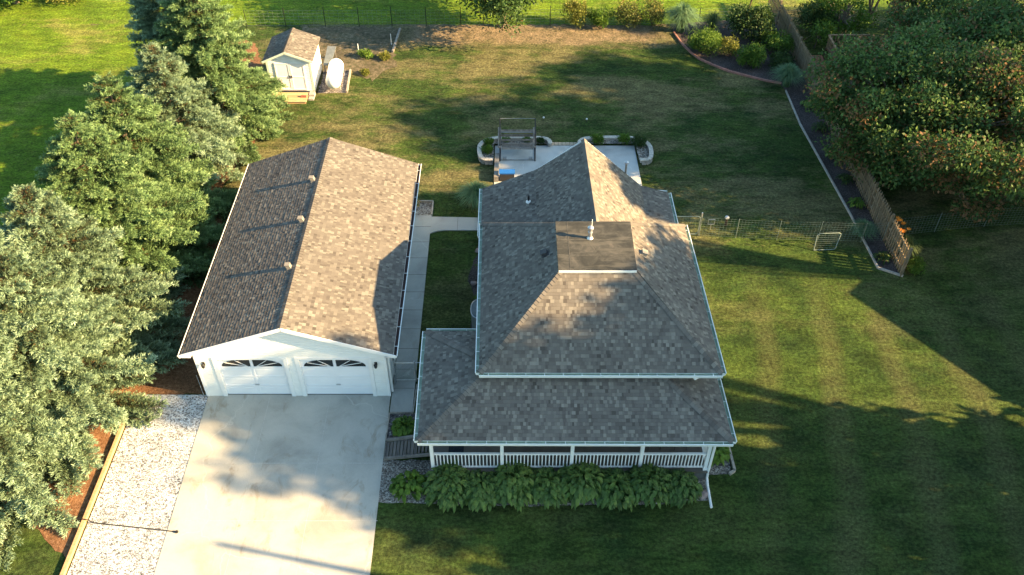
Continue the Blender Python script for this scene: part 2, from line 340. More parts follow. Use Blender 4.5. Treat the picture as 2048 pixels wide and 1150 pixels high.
# worn tyre dust etc. come from the concrete material
# ------------------------------------------------------------------ shingled roof faces and lap siding
def clip(poly,edges):
    for (ax,ay,bx,by) in edges:
        out=[]; n=len(poly)
        if n<3:return []
        def d(p): return (bx-ax)*(p[1]-ay)-(by-ay)*(p[0]-ax)
        for i in range(n):
            p,q=poly[i],poly[(i+1)%n]; dp,dq=d(p),d(q)
            if dp>=0: out.append(p)
            if (dp>=0)!=(dq>=0):
                t=dp/(dp-dq); out.append(tuple(p[k]+(q[k]-p[k])*t for k in range(len(p))))
        poly=out
    return poly if len(poly)>2 else []
def courses(mb,P,exposure=.128,w=(.06,.15),lift=.011,butt=True,tones=None,rnd=random):
    """cover the convex polygon P (first edge = eave) with overlapping courses"""
    P=[Vector(p) for p in P]; u=(P[1]-P[0]).normalized(); n=(P[1]-P[0]).cross(P[2]-P[0]).normalized(); v=n.cross(u)
    if n.z<-.05: n=-n
    U=[((p-P[0]).dot(u),(p-P[0]).dot(v)) for p in P]
    E=[(U[i][0],U[i][1],U[(i+1)%len(U)][0],U[(i+1)%len(U)][1]) for i in range(len(U))]
    ar=sum(U[i][0]*U[(i+1)%len(U)][1]-U[(i+1)%len(U)][0]*U[i][1] for i in range(len(U)))
    if ar<0: E=[(c,d,a,b) for a,b,c,d in E]
    x0=min(q[0] for q in U);x1=max(q[0] for q in U);y0=min(q[1] for q in U);y1=max(q[1] for q in U)
    P0=P[0]; k=0; y=y0
    while y<y1-1e-4:
        x=x0-(rnd.uniform(0,w[1]) if w else .5); yt=y+exposure
        while x<x1:
            ww=rnd.uniform(*w) if w else (x1-x0+2)
            if tones: t=tones(rnd)
            else: t=.5
            h=lift*(1+ (rnd.uniform(-.35,.5) if w else 0))
            if w is None:                       # dutch lap: flat board with a cove at its top
                ym=y+exposure*.68; c0=clip([(x,ym,h*.8),(x+ww,ym,h*.8),(x+ww,yt,.002),(x,yt,.002)],E)
                if c0: mb.poly([P0+u*a+v*b+n*z for a,b,z in c0],0,t)
                c=clip([(x,y,h),(x+ww,y,h),(x+ww,ym,h*.8),(x,ym,h*.8)],E)
            else: c=clip([(x,y,h),(x+ww,y,h),(x+ww,yt,.002),(x,yt,.002)],E)
            if c:
                mb.poly([P0+u*a+v*b+n*z for a,b,z in c],0,t)
                lo=[q for q in c if abs(q[1]-y)<1e-5]
                if len(lo)>=2:
                    a,b=min(lo)[:2],max(lo)[:2]
                    mb.poly([P0+u*a[0]+v*a[1],P0+u*b[0]+v*b[1],P0+u*b[0]+v*b[1]+n*h,P0+u*a[0]+v*a[1]+n*h],0,max(0,t-.25))
            x+=ww
        y=yt; k+=1
def tab_tone(rnd):
    r=rnd.random()
    return min(1,max(0,rnd.gauss(.42,.10))) if r<.70 else (rnd.uniform(.58,.80) if r<.95 else rnd.uniform(.05,.25))
def slab(mb,P,th=.09,m=0,t=.3):
    "solid deck beneath the shingles, top just below them"
    P=[Vector(p) for p in P]; n=(P[1]-P[0]).cross(P[2]-P[0]).normalized()
    if n.z<0:n=-n
    P=[p-n*(p-P[0]).dot(n) for p in P]
    a=[p-n*.003 for p in P]; b=[p-n*.003-Vector((0,0,th)) for p in P]
    mb.poly(a,m,t); mb.poly(b[::-1],m,t)
    for i in range(len(P)):
        j=(i+1)%len(P); mb.poly([b[i],b[j],a[j],a[i]],m,t)
def caps(mb,p,q,n1,n2,wd=.14,step=.15,rnd=random):
    "ridge or hip cap shingles bent over the line p-q (p is the low end)"
    p,q=Vector(p),Vector(q); L=(q-p).length; d=(q-p)/L; k=int(L/step)
    def side(n):
        s=d.cross(Vector(n).normalized()); return s
    s1=side(n1); s1=s1 if s1.dot(Vector(n1)+Vector((0,0,0)))>=-9 else s1
    for i in range(k):
        a=p+d*(L*i/k); b=p+d*(L*(i+1)/k+.02); t=min(.75,max(.2,rnd.gauss(.5,.12)))
        for n,sg in ((Vector(n1).normalized(),1),(Vector(n2).normalized(),-1)):
            s=d.cross(n)*sg
            if s.z>0:s=-s
            up=Vector((0,0,1)); ha,hb=.042,.024
            mb.poly([a+up*ha,b+up*hb,b+s*wd+n*(hb-.006),a+s*wd+n*(ha-.006)],0,t)
            mb.poly([a+up*.0,a+up*ha,a+s*wd+n*(ha-.006),a+s*wd],0,t*.4)
def roofpart(name,parent,faces,capl=()):
    mb=MB(); rnd=random.Random(len(name)*7+len(faces))
    for P in faces: slab(mb,P); courses(mb,P,tones=tab_tone,rnd=rnd)
    o=mb.build(name,SH,parent)
    for (p,q,n1,n2) in capl:
        c=MB(); caps(c,p,q,n1,n2,rnd=rnd); c.build('ridge_cap',SH,o)
    return o
def pn(P):
    a,b,c=[Vector(x) for x in P[:3]]; n=(b-a).cross(c-a).normalized(); return n if n.z>0 else -n
def gutter(parent,p,q,out,inner=GUTIN,wd=.13,ht=.11,hang=.62,drop=.02,name='gutter'):
    "open K-style trough along the eave p-q, out = horizontal unit vector away from the roof"
    p,q=Vector(p),Vector(q); o=Vector(out).normalized(); z=Vector((0,0,1)); p=p-z*drop; q=q-z*drop; mb=MB(); d=(q-p).normalized()
    def strip(a,b,m):
        mb.poly([p+a,q+a,q+b,p+b],m)
    T=.012
    A=o*.005; B=o*.005-z*ht; Cc=o*(wd*.8)-z*ht; D=o*wd; Di=o*(wd-T)
    strip(A,B,1); strip(B,Cc,1); strip(Cc-o*T*0,Di,1)
    strip(o*.0,-z*(ht+.01),0); strip(-z*(ht+.01),Cc-z*.01,0); strip(Cc-z*.01+o*.005,D,0); 
    mb.beam(p+D-o*.006+z*.006,q+D-o*.006+z*.006,.028,.016,m=0); mb.beam(p+o*.0+z*.004,q+o*.0+z*.004,.016,.012,m=0)
    for e,s in ((p,-1),(q,1)):
        mb.poly([e+o*.0,e-z*ht,e+Cc,e+D],0)
    L=(q-p).length; k=max(1,int(L/hang))
    for i in range(k):
        e=p+d*(L*(i+.5)/k); mb.beam(e+o*.01-z*.008,e+o*(wd-.01)-z*.008,.022,.008,m=0)
    return mb.build(name,[GUTW,inner],parent)
def lapwall(mb,P,exposure=.105):
    courses(mb,P,exposure=exposure,w=None,lift=.026)
def wallslab(mb,P,inward,th=.12):
    P=[Vector(p) for p in P]; i_=Vector(inward)*th; e=Vector(inward)*.002
    mb.poly([p+e for p in P]); mb.poly([p+i_ for p in P][::-1])
    for k in range(len(P)):
        j=(k+1)%len(P); mb.poly([P[k]+i_,P[j]+i_,P[j]+e,P[k]+e])
# ------------------------------------------------------------------ THE HOUSE
house=empty('house',(2.9,23,0),'white house with brown shingled hip roof, flat black roof top and wraparound front porch','house')
he,hd=4.15,6.1
EL0,EL1,EL2,EL3=Vector((-1.12,20.11,he)),Vector((7.15,20.09,he)),Vector((6.96,28.05,he)),Vector((-1.19,28.12,he))
D0,D1,D2,D3=Vector((1.68,23.12,hd)),Vector((4.30,23.12,hd)),Vector((4.33,25.72,hd)),Vector((1.67,25.72,hd))
F=[[EL0,EL1,D1,D0],[EL1,EL2,D2,D1],[EL2,EL3,D3,D2],[EL3,EL0,D0,D3]]
N=[pn(f) for f in F]
roofpart('main_roof',house,F,[(EL0,D0,N[0],N[3]),(EL1,D1,N[0],N[1]),(EL2,D2,N[2],N[1]),(EL3,D3,N[2],N[3])])
mb=MB(); mb.prism([(D0.x-.06,D0.y-.06),(D1.x+.06,D1.y-.06),(D2.x+.06,D2.y+.06),(D3.x-.06,D3.y+.06)],hd-.10,hd+.05); dk=mb.build('flat_roof_deck',MEMB,house)
mb=MB(); mb.box(D0.x-.05,D1.x+.05,D0.y-.085,D0.y-.0625,hd-.03,hd+.058); mb.build('drip_edge',GUTW,dk)
mb=MB()
for y0,y1 in ((D0.y+.75,D0.y+.77),(D0.y+1.6,D0.y+1.62)): mb.box(D0.x-.04,D1.x+.04,y0,y1,hd+.05,hd+.056)
mb.box(D0.x+.35,D0.x+.37,D0.y-.04,D2.y+.04,hd+.05,hd+.0565); mb.build('membrane_seam',simple('seam',(.10,.098,.088),.8,.3,8),dk)
# flue pipe with antenna, box vents
fl=G(1180,476,hd+.05)
mb=MB(); mb.tube([fl,fl+Vector((0,0,.42))],.065,14); mb.lathe(fl,[(.12,0),(.10,.03),(.07,.08)],16); mb.lathe(fl+Vector((0,0,.42)),[(.05,0),(.11,.01),(.11,.08),(.04,.13)],16); mb.lathe(fl+Vector((0,0,.26)),[(.085,0),(.085,.03)],14)
o=mb.build('flue_pipe',STEEL,house,smooth=False)
mb=MB(); mb.tube([fl+Vector((.03,0,.5)),fl+Vector((.035,0,.86))],.012,6); mb.build('flue_rod',GUTW,o)
def boxvent(parent,p,n,dirdown,s=.22,h=.16,group=None,mat=VENTM,top=False):
    n=Vector(n).normalized(); d=Vector(dirdown); d=(d-n*d.dot(n)).normalized(); c=n.cross(d)
    p=Vector(p); mb=MB()
    b=lambda a,e,z: p+c*a+d*e+n*z
    mb.hexa([b(-s*.7,-s*.7,0.012),b(s*.7,-s*.7,0.012),b(s*.7,s*.7,.012),b(-s*.7,s*.7,.012),b(-s*.7,-s*.7,.024),b(s*.7,-s*.7,.024),b(s*.7,s*.7,.024),b(-s*.7,s*.7,.024)])
    mb.hexa([b(-s*.5,-s*.45,.02),b(s*.5,-s*.45,.02),b(s*.5,s*.5,.02),b(-s*.5,s*.5,.02),b(-s*.5,-s*.45,h*.75),b(s*.5,-s*.45,h*.75),b(s*.5,s*.5,h),b(-s*.5,s*.5,h)])
    mb.hexa([b(-s*.56,-s*.5,h*.72),b(s*.56,-s*.5,h*.72),b(s*.56,s*.56,h*.98),b(-s*.56,s*.56,h*.98),b(-s*.56,-s*.5,h*.84),b(s*.56,-s*.5,h*.84),b(s*.56,s*.56,h*1.1),b(-s*.56,s*.56,h*1.1)])
    return mb.build('roof_vent',mat,parent)
def onplane(px,py,P,n):
    P,n=Vector(P),Vector(n); a=Vector((0,0,CAMH)); b=G(px,py,0)-a; t=(P-a).dot(n)/b.dot(n); return a+b*t
boxvent(house,onplane(1285,508,EL1,N[1]),N[1],(1,0,0))
boxvent(house,onplane(1091,508,EL0,N[3]),N[3],(-1,0,0),mat=simple('dark_vent',(.05,.05,.055),.6,.1,9))
# main gutters
gutter(house,EL0,EL1,(0,-1,0)); gutter(house,EL1,EL2,(1,.02,0)); gutter(house,EL3,EL0,(-1,0,0))
mb=MB()                                   # soffit and fascia
mb.prism([(-1.10,20.13),(7.13,20.11),(6.94,28.03),(-1.17,28.10)],he-.16,he-.125); mb.build('soffit',WHITE,house)
# rear wing
hr=3.4; y1=31.47; y0=25.9
rl=[(-1.29,hr),(1.01,4.39),(3.02,5.97),(5.62,3.56)]
def at(i,y,dx=0): return Vector((rl[i][0]+dx,y,rl[i][1]))
RF=[[at(0,y1),at(0,y0+.9),at(1,y0+.4),at(1,y1)],[at(1,y1),at(1,y0+.4),at(2,y0,.14),at(2,y1)],
    [at(3,y0+.9),at(3,y1),at(2,y1),at(2,y0,.14)],
    [Vector((6.9,27.2,3.2)),Vector((6.86,31.45,3.2)),at(3,y1,0),at(3,27.2)]]
RN=[pn(f) for f in RF]
roofpart('rear_roof',house,RF,[(at(2,y1),at(2,y0,.14),RN[1],RN[2])])
gutter(house,at(0,y1),at(0,28.25),(-1,0,0)); gutter(house,Vector((6.9,28.35,3.2)),Vector((6.86,31.45,3.2)),(1,0,0)); gutter(house,Vector((6.84,31.45,3.2)),Vector((5.7,31.45,3.33)),(0,1,0),hang=.5)
mb=MB(); mb.beam(at(0,y1)+Vector((0,.012,-.10)),at(1,y1)+Vector((0,.012,-.10)),.024,.15); mb.beam(at(1,y1)+Vector((0,.012,-.10)),at(2,y1)+Vector((0,.012,-.10)),.024,.15); mb.beam(at(2,y1)+Vector((0,.012,-.10)),at(3,y1)+Vector((0,.012,-.10)),.024,.15); mb.build('bargeboard',WHITE,house)
# plumbing vents
vb=onplane(1057,404,at(0,y1),RN[0]); mb=MB(); mb.lathe(vb,[(.12,0.0),(.11,.03),(.06,.09)],14); o=mb.build('pipe_flashing',GUTW,house)
mb=MB(); mb.tube([vb,vb+Vector((0,0,.34))],.045,10); mb.build('vent_pipe',BLACK,o)
vb=onplane(1251,346,at(3,y1),RN[2]); mb=MB(); mb.tube([vb-Vector((0,0,.05)),vb+Vector((0,0,.55))],.045,12); o=mb.build('vent_pipe',VENTM,house); mb=MB(); mb.lathe(vb+Vector((0,0,.52)),[(.10,0),(.10,.05),(.02,.10)],14); mb.build('rain_cap',STEEL,o)
# walls
mb=MB(); x0,x1,ya,yb=-.65,6.6,20.65,27.6
for P,i_ in (([(x0,ya,.0),(x1,ya,0),(x1,ya,he-.16),(x0,ya,he-.16)],(0,1,0)),([(x1,ya,0),(x1,yb,0),(x1,yb,he-.16),(x1,ya,he-.16)],(-1,0,0)),([(x0,yb,0),(x0,ya,0),(x0,ya,he-.16),(x0,yb,he-.16)],(1,0,0))):
    lapwall(mb,P); wallslab(mb,P,i_)
P=[(x0+.1,31.2,0),(x0+.1,27.7,0),(x0+.1,27.7,3.55),(x0+.1,31.2,3.55)]; lapwall(mb,P); wallslab(mb,P,(1,0,0))
P=[(6.5,27.7,0),(6.5,31.2,0),(6.5,31.2,3.2),(6.5,27.7,3.2)]; lapwall(mb,P); wallslab(mb,P,(-1,0,0))
P=[(6.5,31.2,0),(x0+.1,31.2,0),(x0+.1,31.2,3.55),(1.01,31.2,4.30),(3.02,31.2,5.85),(5.62,31.2,3.45),(6.5,31.2,3.2)]; lapwall(mb,P); wallslab(mb,P,(0,-1,0))
mb.build('wall',SIDING,house)
def window(parent,c,u,wd,ht,n):
    c,u,n=Vector(c),Vector(u),Vector(n); z=Vector((0,0,1)); mb=MB()
    for a,b in (((-wd/2,-ht/2),(wd/2,-ht/2)),((-wd/2,ht/2),(wd/2,ht/2)),((-wd/2,-ht/2),(-wd/2,ht/2)),((wd/2,-ht/2),(wd/2,ht/2)),((-wd/2,0),(wd/2,0))):
        mb.beam(c+u*a[0]+z*a[1]+n*.03,c+u*b[0]+z*b[1]+n*.03,.07,.09,up=n)
    f=mb.build('window',WHITE,parent); mb=MB(); mb.poly([c+u*(-wd/2)+z*(-ht/2)+n*.02,c+u*(wd/2)+z*(-ht/2)+n*.02,c+u*(wd/2)+z*(ht/2)+n*.02,c+u*(-wd/2)+z*(ht/2)+n*.02]); mb.build('pane',DARKGLASS,f)
for x in (.6,5.3): window(house,(x,20.65,1.75),(1,0,0),1.3,1.2,(0,-1,0))
for y in (22.6,25.2): window(house,(6.6,y,2.3),(0,1,0),1.0,1.2,(1,0,0))
for y in (24.4,): window(house,(-.65,y,2.3),(0,1,0),1.0,1.2,(-1,0,0))
mb=MB(); mb.box(2.6,3.5,20.60,20.64,.56,2.6); d=mb.build('door',DOORW,house); mb=MB(); mb.lathe((3.4,20.58,1.55),[(.03,0),(.04,.03),(.02,.06)],10); mb.build('handle',STEEL,d)
# porch
pe=3.0; ps=.42; yw=20.66
A=Vector((-3.14,18.13,pe)); B=Vector((7.34,18.09,pe)); Bk=Vector((7.27,20.86,pe)); Ak=Vector((-3.21,23.18,pe))
def up(p,dx,dy,t): return Vector((p.x+dx*t,p.y+dy*t,pe+ps*t))
PF=[[A,B,up(B,-1,1,2.55),up(A,1,1,2.55)],[B,Bk,Vector((4.79,20.86,pe+ps*2.5)),up(B,-1,1,2.55)],
    [Ak,A,up(A,1,1,2.54)],[Vector((-.66,23.18,pe)),Ak,Vector((-.66,20.66,pe+ps*2.5))]]
PN=[pn(f) for f in PF]
roofpart('porch_roof',house,PF,[(A,up(A,1,1,2.3),PN[0],PN[2]),(B,up(B,-1,1,2.6),PN[0],PN[1]),(Ak,up(Ak,1,-1,2.3),PN[3],PN[2])])
gutter(house,A,B,(0,-1,0)); gutter(house,B,Bk,(1,0,0)); gutter(house,Ak,A,(-1,0,0)); gutter(house,Vector((-1.2,23.18,pe)),Ak,(0,1,0),hang=.9)
mb=MB(); mb.box(-3.0,7.2,18.62,18.80,pe-.28,pe-.11); mb.box(-3.0,-2.82,18.80,23.0,pe-.28,pe-.11); mb.box(6.90,7.08,18.80,20.6,pe-.28,pe-.11); mb.build('porch_beam',WHITE,house)
mb=MB(); mb.box(-2.95,7.05,18.62,20.62,.43,.55); mb.box(-2.95,-.7,20.62,22.9,.43,.55); pf=mb.build('porch_floor',FLOORP,house)
mb=MB(); mb.box(-2.9,7.0,18.68,18.74,0,.43); mb.box(-2.9,-2.84,18.74,22.8,0,.43); mb.box(6.94,7.0,18.74,20.6,0,.43); mb.build('porch_skirt',simple('skirt_grey',(.13,.14,.14),.8,.15,5),house)
PX=[-2.80,-.35,2.10,4.53,6.86]; PY=18.74
def post(x,y,z0=.55):
    mb=MB(); mb.box(x-.06,x+.06,y-.06,y+.06,z0,pe-.28); mb.box(x-.08,x+.08,y-.08,y+.08,z0,z0+.10); mb.box(x-.08,x+.08,y-.08,y+.08,pe-.36,pe-.283); return mb.build('porch_post',WHITE,house)
for x in PX: post(x,PY,.0 if x<-2 else .55)
post(-2.80,22.7); post(6.9,20.5)
def rail(p,q,n,ht=.88):
    p,q=Vector(p),Vector(q); z=Vector((0,0,1)); mb=MB(); mb.beam(p+z*ht,q+z*ht,.075,.06); mb.beam(p+z*.13,q+z*.13,.05,.05); r=mb.build('railing',WHITE,house)
    me=None
    for i in range(n):
        e=p.lerp(q,(i+.7)/(n+.4))
        if me is None:
            b=MB(); b.box(-.018,.018,-.018,.018,0,ht-.19); me=b.build('baluster',WHITE,r,at=(0,0,0)); 
            for vv in me.data.vertices: vv.co=vv.co+origin(r)
            bl=me
        else: bl=me.copy(); COL.objects.link(bl); bl.parent=r
        bl.location=e+z*.155-origin(r)
for i in range(4): rail((PX[i]+.07,PY,.55),(PX[i+1]-.07,PY,.55),18)
rail((6.9,18.84,.55),(6.9,20.42,.55),12)
rail((-2.8,20.4,.55),(-2.8,22.6,.55),12)
# downspouts
mb=MB(); mb.tube([(6.98,18.3,pe-.15),(6.98,18.6,pe-.45),(6.98,18.66,.45),(6.97,18.6,.2),(6.96,18.3,.12),(6.965,17.45,.07)],.048,8); mb.build('downspout',WHITE,house)
mb=MB(); mb.beam((6.2,19.98,he-.17),(6.95,20.5,he-.30),.07,.06); mb.build('downspout',WHITE,house)
# side door stoop with a white open frame rail
mb=MB(); mb.box(-1.50,-.7,32.5,33.7,0,.22); st=mb.build('side_step',CONC2,house)
mb=MB()
for a,b in (((-1.47,32.56,.22),(-1.47,32.56,.95)),((-1.47,33.62,.22),(-1.47,33.62,.95)),((-1.47,32.56,.95),(-1.47,33.62,.95)),((-1.47,32.56,.45),(-1.47,33.62,.45))): mb.beam(a,b,.07,.07)
mb.build('step_rail',WHITE,st)
# dark door mat and two chairs on the porch floor
mb=MB(); mb.box(-2.3,-1.75,19.3,20.3,.552,.565); tag(mb.build('doormat',simple('mat_blue',(.018,.025,.035),.95,.3,20),at=(-2,19.8,.55)),'dark blue mat lying on the porch floor behind the left railing','doormat')
def chair(x,y,rz,label):
    t=empty('porch_chair',(x,y,.55),label,'chair','metal chairs on the porch'); 
    mb=MB(); mb.prism([(x-.22,y-.2),(x+.22,y-.2),(x+.22,y+.22),(x-.22,y+.22)],.97,1.0); mb.build('seat',BLACK,t)
    for sx in (-.2,.2):
        for sy in (-.18,.2):
            l=MB(); l.tube([(x+sx*1.1,y+sy*1.15,.55),(x+sx,y+sy,.97)],.013,6); l.build('leg',BLACK,t)
    b=MB(); b.tube([(x-.2,y+.2,.98),(x-.21,y+.28,1.42),(x+.21,y+.28,1.42),(x+.2,y+.2,.98)],.013,6)
    for i in range(5): b.tube([(x-.13+.065*i,y+.21,1.0),(x-.13+.065*i,y+.28,1.42)],.008,5)
    b.build('backrest',BLACK,t); t.rotation_euler=(0,0,0)
chair(5.15,19.75,0,'black metal chair on the porch, left one behind the rightmost railing')
chair(6.1,19.75,0,'black metal chair on the porch, the one nearer the right corner post')
# ------------------------------------------------------------------ THE GARAGE
gar=empty('garage',(-8.3,28.5,0),'long white detached two-car garage with brown shingled gable roof and two overhead doors','garage')
gx0,gx1,gr=-12.28,-4.40,-8.33; gz,grz=2.58,4.02; gy0,gy1=22.32,34.5
a0,a1,b0,b1,r0,r1=Vector((gx0,gy0,gz)),Vector((gx0,gy1,gz)),Vector((gx1,gy0,gz)),Vector((gx1,gy1,gz)),Vector((gr,gy0,grz)),Vector((gr,gy1,grz))
GF=[[a1,a0,r0,r1],[b0,b1,r1,r0]]; GN=[pn(f) for f in GF]
roofpart('roof',gar,GF,[(r0,r1,GN[0],GN[1])])
mb=MB()
for s in (-1,1):
    pass
for s in (-1,1):
    for yy,rr_,ee,oy in ((gy0,r0,(a0 if s<0 else b0),-.012),(gy1,r1,(a1 if s<0 else b1),.012)):
        mb=MB(); dz=-.055 if oy<0 else -.10; mb.beam(rr_+Vector((0,oy,dz)),ee+Vector((s*.08*(oy<0),oy,dz)),.026,.15); mb.build('bargeboard',WHITE,gar)
gutter(gar,b0,b1,(1,0,0),inner=GUTBR,wd=.15,hang=1.0); gutter(gar,a1,a0,(-1,0,0),inner=GUTBR,wd=.09,hang=1.2)
wx0,wx1,wy0,wy1=-11.9,-4.76,22.56,34.35; sl_=(grz-gz)/(gx1-gr)
def zr(x): return grz-abs(x-gr)*sl_-.12
mb=MB(); OP=[(-11.13,-8.57),(-8.02,-5.40)]; OH=2.12
def fw(P): lapwall(mb,P); wallslab(mb,P,(0,1,0))
for a,b in ((wx0,OP[0][0]),(OP[0][1],OP[1][0]),(OP[1][1],wx1)): fw([(a,wy0,0),(b,wy0,0),(b,wy0,OH),(a,wy0,OH)])
fw([(wx0,wy0,OH),(wx1,wy0,OH),(wx1,wy0,zr(wx1)),(gr,wy0,zr(gr)),(wx0,wy0,zr(wx0))])
for P,i_ in (([(wx1,wy0,0),(wx1,wy1,0),(wx1,wy1,2.62),(wx1,wy0,2.62)],(-1,0,0)),([(wx0,wy1,0),(wx0,wy0,0),(wx0,wy0,2.62),(wx0,wy1,2.62)],(1,0,0)),([(wx1,wy1,0),(wx0,wy1,0),(wx0,wy1,zr(wx0)),(gr,wy1,zr(gr)),(wx1,wy1,zr(wx1))],(0,-1,0))):
    lapwall(mb,P); wallslab(mb,P,i_)
mb.build('wall',SIDING,gar)
mb=MB()
for x in (wx0,wx1): mb.box(x-.03 if x==wx0 else x-.07,x+.07 if x==wx0 else x+.03,wy0-.035,wy0+.05,.01,2.46)
mb.build('corner_trim',WHITE,gar)
mb=MB(); mb.prism([(gx0+.03,gy0+.02),(wx0-.03,gy0+.02),(wx0-.03,gy1-.02),(gx0+.03,gy1-.02)],gz-.15,gz-.12); mb.prism([(wx1+.03,gy0+.02),(gx1-.03,gy0+.02),(gx1-.03,gy1-.02),(wx1+.03,gy1-.02)],gz-.15,gz-.12); mb.build('soffit',WHITE,gar)
for k,(a,b) in enumerate(OP):
    mb=MB(); 
    for x in (a-.055,b+.055): mb.box(x-.075,x+.075,wy0-.05,wy0+.02,.01,OH+.02)
    mb.box(a-.13,b+.13,wy0-.052,wy0+.02,OH+.02,OH+.12); fr=mb.build('door_frame',WHITE,gar)
    y=wy0+.06; mb=MB(); mb.box(a,b,y,y+.05,.035,OH)
    n=4; hh=(OH-.035)/n; cx=(a+b)/2
    for i in range(n):                       # panel stiles and rails
        z0=.035+i*hh
        mb.box(a+.005,b-.005,y-.014,y,z0+.004,z0+.045); mb.box(a+.005,b-.005,y-.014,y,z0+hh-.045,z0+hh-.004)
        for x in (a+.03,cx,b-.03): mb.box(x-.035,x+.035,y-.013,y,z0+.045,z0+hh-.045)
        if i<3:
            for xa,xb in ((a+.13,cx-.11),(cx+.11,b-.13)): mb.box(xa,xb,y-.009,y,z0+.12,z0+hh-.12)
    d=mb.build('garage_door',DOORW,gar)
    zb=.035+3*hh+.07; ht=hh-.13
    for s in (-1,1):                         # sunburst lights: two quarter ovals per door
        wdt=(b-a)/2-.20; xc=cx+s*.06; pts=[(xc,zb)]; K=14
        for i in range(K+1):
            th=PI/2*i/K; pts.append((xc+s*wdt*math.sin(th),zb+ht*math.cos(th)**.8 if i<K else zb))
        p=MB(); p.poly([(x,y-.0155,z) for x,z in pts][::s]); g=p.build('window',DARKGLASS,d)
        m_=MB()
        for ang in (.52,1.05):
            e=(xc+s*wdt*math.sin(ang),zb+ht*math.cos(ang)**.8); m_.beam((xc+s*.10,y-.022,zb+.005),(e[0],y-.022,e[1]),.016,.03,up=(0,-1,0))
        m_.build('muntin',WHITE,g)
    mb=MB(); mb.box(a,b,y-.02,y+.04,.031,.06); mb.build('door_seal',BLACK,d)
    mb=MB(); mb.box(cx-.08,cx+.08,y-.045,y-.015,.62,.66); mb.build('handle',STEEL,d)
for i,(px,py) in enumerate(((410,727),(757,727))):
    x=-11.62 if i==0 else -5.13; z=1.9
    mb=MB(); mb.box(x-.05,x+.05,wy0-.04,wy0-.012,z-.09,z+.09); o=mb.build('wall_lamp',BLACK,gar); l=MB(); l.lathe((x,wy0-.13,z-.13),[(.035,0),(.06,.05),(.07,.17),(.02,.22)],12); l.tube([(x,wy0-.03,z+.06),(x,wy0-.13,z+.10)],.012,6); l.build('lamp_shade',[BLACK,simple('amber',(.5,.3,.12),.3)][0],o)
for y in (31.35,28.57,25.69):
    x=-8.6; boxvent(gar,(x,y,grz-abs(x-gr)*sl_),GN[0],(-1,0,0),s=.175,h=.22)
mb=MB(); mb.tube([(wx1+.30,gy0+.12,2.4),(wx1+.12,gy0+.3,2.2),(wx1+.09,wy0+.12,1.9),(wx1+.09,wy0+.12,.15)],.045,8); mb.build('downspout',WHITE,gar)
# ------------------------------------------------------------------ leaning rod, gate, ramp, edgings, tank, shadow line
def tube_obj(name,pts,r,mat,label,cat,group=None,n=8,parent=None):
    mb=MB(); mb.tube(pts,r,n); o=mb.build(name,mat,parent,at=pts[0]); 
    if label: tag(o,label,cat,group)
    return o
tube_obj('rod',[(-12.03,22.5,0),(-12.1,22.62,1.15)],.012,GREYP,'thin grey rod leaning on the left front corner of the garage','rod')
gt=empty('chain_link_gate',(-4.25,23.25,0),'low grey metal gate across the walk between garage and porch','gate')
gd=Vector((-3.80,23.30,0)); gc=Vector((-4.62,23.30,0))
for p in (gc,gd): tube_obj('post',[p,p+Vector((0,0,1.2))],.03,STEEL,None,None,parent=gt)
mb=MB(); z=Vector((0,0,1))
for h in (.1,1.1): mb.tube([gc+z*h,gd+z*h],.02,8)
mb.build('gate_frame',STEEL,gt)
def mesh_wire(mb,p,q,z0,z1,dx=.06,r=.0028,diag=True,dz=None):
    p,q=Vector(p),Vector(q); L=(q-p).length; d=(q-p)/L; z=Vector((0,0,1)); k=int(L/dx)
    for i in range(k+1):
        a=p+d*(i*dx)
        if diag:
            hgt=z1-z0
            for s in (-1,1):
                e=a+d*(s*hgt*.9); 
                ta=0;tb=1
                x0=(a-p).dot(d);x1=(e-p).dot(d)
                if x1>L: tb=(L-x0)/(x1-x0)
                if x1<0: tb=(0-x0)/(x1-x0)
                b=a.lerp(e,tb); mb.beam(a+z*z0,Vector((b.x,b.y,0))+z*(z0+hgt*tb),r*2,r*2)
        else: mb.beam(a+z*z0,a+z*z1,r*2,r*2)
    if dz:
        h=z0
        while h<=z1+1e-6: mb.beam(p+z*h,q+z*h,r*2,r*2); h+=dz
mb=MB(); mesh_wire(mb,gc,gd,.1,1.1,.07); mb.build('gate_mesh',WIRE,gt)
mb=MB(); mb.tube([gd+z*1.1,gd+z*1.1+Vector((.3,.02,0))],.018,6); mb.tube([gd+z*.15,gd+Vector((.3,.02,.15))],.018,6); mb.build('latch_bar',STEEL,gt)
tube_obj('drain_pipe',[(-4.66,23.6,1.2),(-4.62,23.4,.55),(-4.60,23.1,.08)],.035,GREYP,'dark grey pipe standing by the garage corner next to the gate','pipe')
# ramp
rp=empty('wooden_ramp',(-3.75,19.8,0),'weathered wooden plank ramp leading from the driveway up to the porch','ramp')
def rz_(x): return .05+(x+4.66)/(1.75)*.47
n=13; mb=None
for i in range(n):
    x=-4.60+i*.134; wd=.055 if i<9 else .042
    mb=MB(); mb.hexa([(x-wd,19.55,rz_(x-wd)-.03),(x+wd,19.53,rz_(x+wd)-.03),(x+wd,20.26,rz_(x+wd)-.03),(x-wd,20.28,rz_(x-wd)-.03),(x-wd,19.55,rz_(x-wd)),(x+wd,19.53,rz_(x+wd)),(x+wd,20.26,rz_(x+wd)),(x-wd,20.28,rz_(x-wd))],t=random.uniform(.1,.9)); mb.build('plank',DECKW,rp)
for ya,yb,h in ((19.50,19.33,.06),(20.33,20.24,.06)):
    mb=MB(); mb.beam((-4.68,ya,.10),(-2.93,yb,.60),.09,.10); mb.build('side_rail',GREYW,rp)
